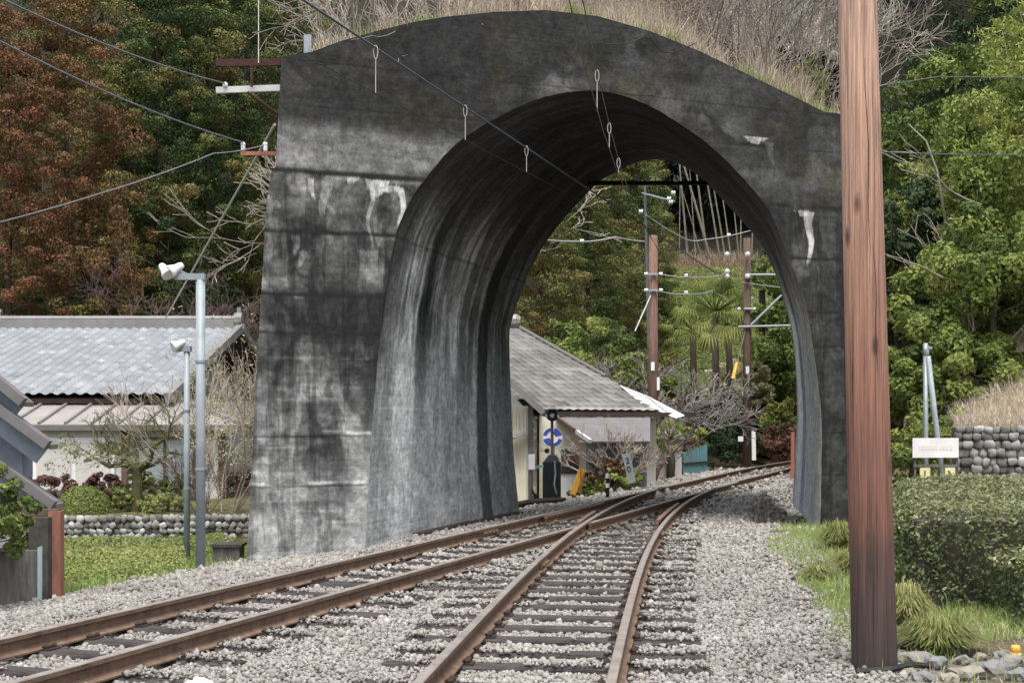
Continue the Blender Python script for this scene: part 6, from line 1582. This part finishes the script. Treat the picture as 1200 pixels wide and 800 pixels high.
wire('black_cable', 'black rubber hose lying on the ground round the foot of the big timber pole', [(2.22, 9.36, gz(2.22, 9.36) + .04), (2.45, 9.38, gz(2.45, 9.38) + .05), (2.62, 9.55, gz(2.62, 9.55) + .05), (2.78, 9.65, gz(2.78, 9.65) + .03)], .022, M['blackrub'], 0, 'hose', n=4)
# stones at the pole foot
rs_ = np.random.RandomState(55); V80, F80 = ICO[3]
spots = [(1075, 776, .16), (1062, 789, .09), (1098, 781, .15), (1128, 777, .11), (1135, 795, .14), (1162, 790, .19), (1186, 779, .12), (1110, 797, .10), (1055, 768, .07), (1090, 766, .08), (1150, 772, .08), (1195, 796, .13), (1030, 792, .07), (985, 780, .07), (1172, 770, .07), (1120, 764, .06), (972, 796, .06), (1083, 797, .12)]
for i, (px, py, r_) in enumerate(spots):
    Yr = 9.0; 
    for _ in range(5): Yr = (CAMZ - gz((px - 600) / F * Yr, Yr)) * F / (py - 484)
    x = (px - 600) / F * Yr; mb = MB(); rr = np.random.RandomState(i); mb.blob((x, Yr, gz(x, Yr) + r_ * .16), (r_ * rr.uniform(.65, .85), r_ * rr.uniform(.5, .75), r_ * rr.uniform(.30, .45)), rr, .34, 2)
    o = mb.build('rock', [mat('rock_grey_%d' % (i % 3), *[((.25, .235, .21), (.14, .132, .118)), ((.29, .26, .215), (.17, .15, .125)), ((.21, .21, .205), (.12, .12, .117))][i % 3], 9, .85, .5)] if i < 3 else bpy.data.materials['rock_grey_%d' % (i % 3)], None, True, org=(x, Yr, gz(x, Yr)))
    o.data.polygons.foreach_set('use_smooth', [False] * len(o.data.polygons))
    tag(o, 'rounded grey stone among those strewn around the foot of the big timber pole', 'stone', 'stones around the foot of the big timber pole')
o = thing('yellow_can', 'small yellow plastic can on the ground at the right edge, below the hedge', 'can', at_g(1190, 10.3)); mb = MB(); mb.lathe((o.location.x, o.location.y, o.location.z), [(.035, 0), (.035, .05), (.028, .065)], 12); mb.build('body', M['yellow'], o, True)
mb = MB(); mb.lathe((o.location.x, o.location.y, o.location.z + .0), [(.04, -.004), (.04, .012)], 12); mb.build('rim', M['paleyellow'], o)
o = tag(MB.build((lambda m: ([m.blob((at(px, 790, 8.75)[0], 8.75 + d_, .0 - .10 + hz), (w_, .05, .035), np.random.RandomState(px), .3, 2) for px, d_, hz, w_ in ((222, 0, .03, .07), (234, .02, .05, .08), (244, 0, .03, .06))], m)[1])(MB()), 'white_lump', M['paper'], None, False, org=at(232, 795, 8.75)), 'crumpled white scrap lying on the ballast between the tracks', 'scrap')
o = tag(MB.build((lambda m: (m.blob(at(995, 632, 19), (.07, .05, .04), np.random.RandomState(4), .3, 2), m)[1])(MB()), 'white_stone', M['paper'], None, False, org=at(995, 632, 19)), 'small white stone in the grass before the right foot of the arch', 'stone')

# ------------------------------------------------------------------ clipped hedges
def hedge(name, label, x0, x1, y0, y1, zt, seed, dens=2100, leaf=.042, tone=.5, shear=.262):
    rs = np.random.RandomState(seed); zb = gz((x0 + x1) / 2, y0) - .05
    o = thing(name, label, 'hedge', ((x0 + x1) / 2, (y0 + y1) / 2, zb), 'clipped hedges right of the big timber pole'); L = []
    def push(P, nr, dens_tone, n): 
        P = P + nr * ((fbm(P[:, 0] * 2.1 + P[:, 2] * 1.7, P[:, 1] * 2.1, seed) - .5) * .22 - .06 * rs.rand(n) ** 1)[:, None]
        L.append(leaves(P, nr, leaf, np.clip(dens_tone + .15 * rs.randn(n) + .25 * (fbm(P[:, 0] * 5, P[:, 1] * 5 + P[:, 2] * 5, seed + 1) - .5), 0, 1), rs, .55, .75))
    W, D, H = x1 - x0, y1 - y0, zt - zb; rd = .16
    def face(n, f): 
        return f(rs.rand(n), rs.rand(n))
    n = int(W * H * dens); u, v = rs.rand(n), rs.rand(n) ** .9
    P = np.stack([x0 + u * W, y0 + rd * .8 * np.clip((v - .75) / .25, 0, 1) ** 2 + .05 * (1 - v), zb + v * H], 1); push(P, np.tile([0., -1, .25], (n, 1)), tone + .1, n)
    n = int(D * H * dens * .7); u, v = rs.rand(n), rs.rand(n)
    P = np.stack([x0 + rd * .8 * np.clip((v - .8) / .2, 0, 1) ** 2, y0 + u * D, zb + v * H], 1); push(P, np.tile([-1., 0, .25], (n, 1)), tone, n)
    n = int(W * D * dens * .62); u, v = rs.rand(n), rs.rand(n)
    e = np.minimum(np.minimum(u * W, (1 - u) * W), np.minimum(v * D, (1 - v) * D)); P = np.stack([x0 + u * W, y0 + v * D, zt - .10 * (1 - np.clip(e / rd, 0, 1)) ** 2], 1); push(P, np.tile([0., 0, 1], (n, 1)), tone + .42, n)  # top leaves toned much lighter: new growth plus painted top light
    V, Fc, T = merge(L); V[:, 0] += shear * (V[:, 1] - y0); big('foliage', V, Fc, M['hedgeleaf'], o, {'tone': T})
    mb = MB(); mb.box(((x0 + x1) / 2, (y0 + y1) / 2, zb + H * .46), (W - .3, D - .3, H * .84)); mb.v = [(x + shear * (y - y0), y, z) for x, y, z in mb.v]; mb.build('shade_core', M['mortar'], o)  # solid dark box stands in for the shade inside the hedge
    return o
hedge('clipped_hedge', 'long flat topped clipped hedge behind the big timber pole', 3.22, 7.4, 12.3, 19.0, .76, 61)
hedge('clipped_hedge', 'nearer clipped hedge end cut off by the right edge of the picture', 4.0, 6.5, 11.3, 12.25, .48, 62, shear=0)
# sedge tufts and the grass verge
def tuft(px, Y, r, h, seed, label, n=900):
    rs = np.random.RandomState(seed); x = (px - 600) / F * Y; a = rs.rand(n) * 6.283; q = r * .35 * rs.rand(n) ** .5
    P = np.stack([x + q * np.cos(a), Y + q * np.sin(a), np.full(n, gz(x, Y) - .02)], 1)
    a2 = a + .5 * rs.randn(n); l = .25 + .75 * rs.rand(n); hh = h * (.75 + .35 * rs.rand(n)); V = []; T = np.clip(.5 + .22 * rs.randn(n), 0, 1)
    fr = np.array([0, .35, .7, 1.0]); out = r * l[:, None] * fr ** 1.3; up_ = hh[:, None] * (1 - .55 * l[:, None]) * (np.sin(fr * 2.2) / .95)
    w = np.array([.004, .0045, .0035, .0008]); sd = np.stack([-np.sin(a2), np.cos(a2), 0 * a2], 1)
    C = P[:, None, :] + np.stack([np.cos(a2)[:, None] * out, np.sin(a2)[:, None] * out, up_], -1)
    Vv = np.stack([C - sd[:, None] * w[:, None], C + sd[:, None] * w[:, None]], 2).reshape(n, 8, 3); b0 = np.arange(n)[:, None] * 8
    Fc = np.concatenate([b0 + np.array([[2 * i, 2 * i + 1, 2 * i + 3, 2 * i + 2]]) for i in range(3)])
    return tag(big('grass_tuft', Vv.reshape(-1, 3), Fc, M['sedge'], None, {'tone': np.repeat(T, 8)}, org=(x, Y, gz(x, Y))), label, 'grass tuft', 'grass tufts by the hedge')
tuft(1098, 10.35, .34, .30, 71, 'large round tuft of drooping grass between the big pole and the hedge', 1800)
tuft(1063, 11.3, .22, .42, 72, 'taller grass tuft tucked against the right side of the big timber pole', 1100)
tuft(985, 17.8, .35, .45, 73, 'leafy grass tuft beside the pole before the right foot of the arch', 900)
tuft(958, 14.8, .22, .2, 74, 'small grass tuft at the ballast edge left of the pole', 500)
tuft(1002, 15.6, .3, .32, 75, 'grass tuft half hidden by the left side of the big pole', 800)
rs_ = np.random.RandomState(80); n = 60000; yy = rs_.uniform(8.5, 22.5, n); xx = yy * rs_.uniform(.15, .42, n); dr_ = (xx - xsr(yy)) * .97
k = (dr_ > 1.5 + .6 * (fbm(xx * 1.1, yy * 1.1, 15) - .4)) & (fbm(xx * 1.1, yy * 1.1, 81) + .10 * (yy > 10.8) + .08 * (yy > 13) > .47 + .1 * rs_.rand(n)) & (rs_.rand(n) < np.clip((yy - 9.3) / 3, .04, 1)); xx, yy = xx[k], yy[k]
V, Fc, T = blades(np.stack([xx, yy, ground_z(xx, yy)], 1), .095, .007, rs_, .55, np.clip(.55 + .2 * rs_.randn(len(xx)) + .3 * (fbm(xx, yy, 82) - .5), 0, 1))
tag(big('verge_grass', V, Fc, M['grass'], None, {'tone': T}, org=(3, 13, -.1)), kind='stuff')
n = 5000; yy = rs_.uniform(8.3, 20, n); xx = yy * rs_.uniform(.12, .42, n); dr_ = (xx - xsr(yy)) * .97; k = (dr_ > 1.4) & (rs_.rand(n) < .6); xx, yy = xx[k], yy[k]
V, Fc, T = blades(np.stack([xx, yy, ground_z(xx, yy)], 1), .06, .006, rs_, 1.3, np.clip(.5 + .25 * rs_.randn(len(xx)), 0, 1)); tag(big('dead_grass_litter', V, Fc, M['drygrass'], None, {'tone': T}, org=(3, 12, -.1)), kind='stuff')
# fallen straw between rail and right wall inside the arch
n = 2600; yy = rs_.uniform(23, 34, n); xx = xsr(yy) + rs_.uniform(1.2, 3.4, n); k = fbm(xx * 1.4, yy * 1.4, 90) > .5; xx, yy = xx[k], yy[k]
V, Fc, T = blades(np.stack([xx, yy, ground_z(xx, yy)], 1), .22, .012, rs_, .8, np.clip(.35 + .2 * rs_.randn(len(xx)), 0, 1)); tag(big('dry_weeds', V, Fc, M['drygrass'], None, {'tone': T}, org=(5, 28, -.3)), kind='stuff')

n = len(BANKW[0]); V, Fc, T = blades(np.stack([BANKW[0], BANKW[1], ground_z(*BANKW)], 1), .45, .03, rs_, .7, np.clip(.25 + .25 * rs_.randn(n), 0, 1)); tag(big('bank_weeds', V, Fc, M['drygrass'], None, {'tone': T}, org=(13, 85, 11)), kind='stuff')
# ------------------------------------------------------------------ right middle distance
Yg = 25.5; sb = thing('signboard', 'white signboard with faded print on a grey frame, beyond the hedge', 'sign', at_g(1096, Yg))
mb = MB(); flat(mb, [(1069.5, 513), (1123.5, 513), (1123.5, 536), (1069.5, 536)], Yg, .03); bd = mb.build('board', M['white'], sb)
mb = MB(); rg = random.Random(3); x = 1077
while x < 1113:
    w = rg.uniform(1.5, 3.5); flat(mb, [(x, 521 + rg.random()), (x + w, 521), (x + w, 527), (x, 527 - rg.random())], Yg - .004, .004); x += w + rg.uniform(.8, 1.8)
mb.build('faded_lettering', M['faded'], bd)
for px in (1072, 1121):
    mb = MB(); p = Vector(at(px, 540, Yg + .05)); mb.tube([(p.x, p.y, gz(p.x, p.y) - .1), (p.x, p.y, at(0, 514, Yg)[2])], .026, 8); mb.build('leg', M['greywood'], sb)
mb = MB(); mb.bar(at(1070, 545.5, Yg + .03), at(1124, 545.5, Yg + .03), .04, .05); mb.build('crossbar', M['greywood'], sb)
for px, mk in ((1084, [(0, -3, 0, 4)]), (1113.5, [(-2, 2, 3, 0), (2, -3, 3, 2)])):
    mb = MB(); flat(mb, [(px - 6, 548), (px + 6, 548), (px + 6, 560), (px - 6, 560)], Yg - .02, .015); pl = mb.build('yellow_plate', M['paleyellow'], sb)
    mb = MB(); mb.bar(at(px - (0 if mk[0][0] == 0 else 2), 551, Yg - .025), at(px + (0 if mk[0][0] == 0 else 2), 557, Yg - .025), .02, .02); mb.build('plate_mark', M['greywood'], pl)
YP = 27.0; sp_ = thing('strut_pole', 'grey steel pole braced by a pale leaning strut, behind the white signboard', 'utility pole', at_g(1085, YP))
mb = MB(); mb.tube([at_g(1085, YP, -.2), at(1084.5, 402, YP)], [.052, .045], 10); mb.build('pole', M['galv'], sp_, True)
mb = MB(); mb.tube([at_g(1111, YP, -.2), at(1087.5, 417, YP - .05)], [.055, .05], 10); mb.build('strut', M['galvblue'], sp_, True)
mb = MB(); mb.lathe(Vector(at(1085, 412, YP)), [(.06, -.05), (.065, 0), (.06, .05)], 10); mb.bar(at(1085, 406, YP), at(1092, 408, YP), .05, .05); mb.build('top_clamp', M['galv'], sp_)
stone_wall('rubble_wall', 'wall of rounded dark grey stones below the dry grass mound, at the right edge', 8.55, 28.2, 13.8, 26.4, gz(10, 27.5) - .1, 1.32, .165, 9)
rs_ = np.random.RandomState(91); n = 42000; yy = rs_.uniform(27.5, 38, n); xx = rs_.uniform(8.3, 19, n); k = (xx - (yy - 28) * .25 > 8.7) & (yy > 28.1 - (xx - 8.5) * .34 + .15); xx, yy = xx[k], yy[k]
# earth bank held up by the rubble wall
bx = np.linspace(8.6, 20, 60); by = np.linspace(0, 1, 40); BX, BY = np.meshgrid(bx, by); YY = (28.2 - (BX - 8.55) * .343 + .12) * (1 - BY) + 40 * BY
BZ = np.where(True, 1.22 + np.maximum(0, (BX - 9.0)) * .27 * sst(0, .35, BY) + 1.2 * BY * sst(9, 13, BX), 0) * sst(8.5, 8.9, BX) - 2.2 * (1 - sst(8.5, 9.3, BX - (YY - 28) * .16)) + .10 * fbm(BX * 1.5, YY * 1.5, 6)
ii = np.arange(60 * 40).reshape(40, 60); Fq = np.stack([ii[:-1, :-1], ii[:-1, 1:], ii[1:, 1:], ii[1:, :-1]], -1).reshape(-1, 4)
tag(big('earth_bank', np.stack([BX.ravel(), YY.ravel(), BZ.ravel()], 1), Fq, mat('straw_soil', (.42, .34, .21), (.30, .24, .15), 6, 1, .5), smooth=True, org=(12, 33, 1)), kind='structure')
def bank_z(x, y):
    v = np.clip((y - (28.2 - (x - 8.55) * .343 + .12)) / (40 - (28.2 - (x - 8.55) * .343 + .12)), 0, 1)
    return 1.22 + np.maximum(0, x - 9.0) * .27 * sst(0, .35, v) + 1.2 * v * sst(9, 13, x) + .10 * fbm(x * 1.5, y * 1.5, 6)
V, Fc, T = blades(np.stack([xx, yy, bank_z(xx, yy) - .03], 1), .28, .014, rs_, .8, np.clip(.6 + .2 * rs_.randn(len(xx)), 0, 1)); tag(big('dry_grass_mound', V, Fc, M['drygrass'], None, {'tone': T}, org=(11, 32, 1.5)), kind='stuff')

# ------------------------------------------------------------------ on top of the arch: dead grass, shrubs
rs_ = np.random.RandomState(95); n = 30000; s_ = s_l + .15 + (s_r - s_l - .25) * rs_.rand(n); v = .02 + .95 * rs_.rand(n) ** 1.3
den = fbm(s_ * 1.6, v * 4, 96); k = den > .34 + .12 * rs_.rand(n); s_, v, den = s_[k], v[k], den[k]
P = roof_pt(s_, v); hh = .45 * (.1 + 1.9 * sst(.3, .75, fbm(s_ * 1.5 + 7, v * 4, 97))) * (.3 + .7 * sst(0, .2, v)) + .05
V, Fc, T = blades(P, hh, .009, rs_, .6, np.clip(.55 + .2 * rs_.randn(len(s_)) + .3 * (den - .5), 0, 1)); tag(big('roof_dead_grass', V, Fc, M['drygrass'], None, {'tone': T}, org=(1.5, 22, 7)), kind='stuff')
n = 2500; s_ = s_l + 1 + (s_r - s_l - 1.2) * rs_.rand(n); v = .015 + .06 * rs_.rand(n); k = fbm(s_ * 2, v * 0, 98) > .60; s_, v = s_[k], v[k]
V, Fc, T = blades(roof_pt(s_, v), .16, .010, rs_, .7, np.clip(.45 + .2 * rs_.randn(len(s_)), 0, 1)); tag(big('roof_green_grass', V, Fc, M['grass'], None, {'tone': T}, org=(1.5, 20, 7)), kind='stuff')
TG = 'bare shrubs growing on top of the arch'
def on_roof(px, v, name, label, seed, H, **kw):
    s_ = front_px(px, 60)[0]; p = roof_pt(np.array([s_]), np.array([v]))[0]
    o = make_bare(name, seed, H, label, 'shrub', TG, **kw); o.location = p; return o
for i, (px, v, H, st_, m, sp, lab) in enumerate([(400, .12, 1.9, 8, 'twig', .5, 'pale bare shrub at the left shoulder of the arch top'), (345, .30, 2.6, 6, 'barkpale', .75, 'sprawling pale bare branches leaning left off the arch shoulder'), (480, .2, 2.1, 7, 'twig', .4, 'upright bare shrub left of the highest point of the arch'),
        (560, .25, 2.0, 8, 'twig', .45, 'bare twiggy shrub just left of the arch apex'), (640, .3, 1.9, 7, 'twig', .5, 'bare twiggy shrub at the arch apex'), (720, .22, 2.0, 8, 'twig', .45, 'bare shrub right of the arch apex above the siding wires'),
        (790, .2, 2.3, 9, 'twig', .45, 'tall bare shrub on the right slope of the arch top'), (850, .3, 2.8, 9, 'twiggrey', .5, 'large grey bare shrub above the right haunch of the arch'), (905, .25, 2.9, 8, 'twiggrey', .55, 'large grey bare shrub left of the green bush on the arch'), (960, .35, 3.0, 9, 'barkpale', .55, 'pale bare shrub behind the right shoulder of the arch, by the big pole'),
        (1000, .55, 3.4, 8, 'barkpale', .6, 'spreading pale bare shrub showing right of the big pole top'), (760, .55, 3.2, 9, 'twig', .5, 'tall bare shrub at the back of the arch top, right of centre'), (540, .6, 2.8, 9, 'twig', .5, 'tall bare shrub at the back of the arch top, left of centre'), (440, .6, 3.0, 9, 'twig', .5, 'tall bare shrub at the back of the left shoulder'), (870, .65, 3.6, 9, 'twig', .5, 'tall bare shrub at the back above the right haunch'), (650, .65, 2.8, 9, 'twig', .5, 'tall bare shrub at the back of the arch apex')]):
    on_roof(px, v, 'bare_shrub', lab, 500 + i, H, m=m, depth=5, stems=st_, spread=sp, kids=(2, 3), minr=.0045, r=.015)
p = roof_pt(np.array([front_px(958, 120)[0]]), np.array([.45]))[0]; o = make_broad('evergreen_shrub', 540, 1.5, .5, .7, 'green leafy bush on the right slope of the arch top', None, K=60, per=70, leaf=.07, z0=.1, trunk=False); o['category'] = 'shrub'; o.location = p
p = roof_pt(np.array([front_px(705, 30)[0]]), np.array([.3]))[0]; o = make_broad('evergreen_shrub', 541, .6, .4, .9, 'small yellow green bush at the top of the arch beside the siding wires', None, K=30, per=60, leaf=.06, z0=.0, trunk=False); o['category'] = 'shrub'; o.location = p
# pale scrub on the slope behind the arch
for i, (px, Yd, H, lab) in enumerate([(475, 60, 9.5, 'bare tan tree on the slope behind the left shoulder of the arch'), (500, 62, 11, 'bare tan tree on the slope behind the arch, left of the apex'), (590, 60, 10, 'bare tan tree on the slope behind the arch apex'), (680, 108, 15, 'bare tan tree on the slope behind, right of the arch apex'), (770, 107, 14.5, 'bare tan tree on the slope behind the right slope of the arch top'), (850, 109, 14, 'bare tan tree on the slope behind the right haunch of the arch'), (930, 106, 13, 'bare tan tree on the slope behind the right shoulder of the arch')]):
    x = (px - 600) / F * Yd; o = make_bare('bare_tree', 560 + i, H, lab, 'tree', 'bare tan trees on the slope behind the arch', 'twig', depth=7, stems=3, spread=.55, kids=(2, 3), minr=.016, r=.09); o.location = (x, Yd, gz(x, Yd) + 3.0 * 0 - .2)
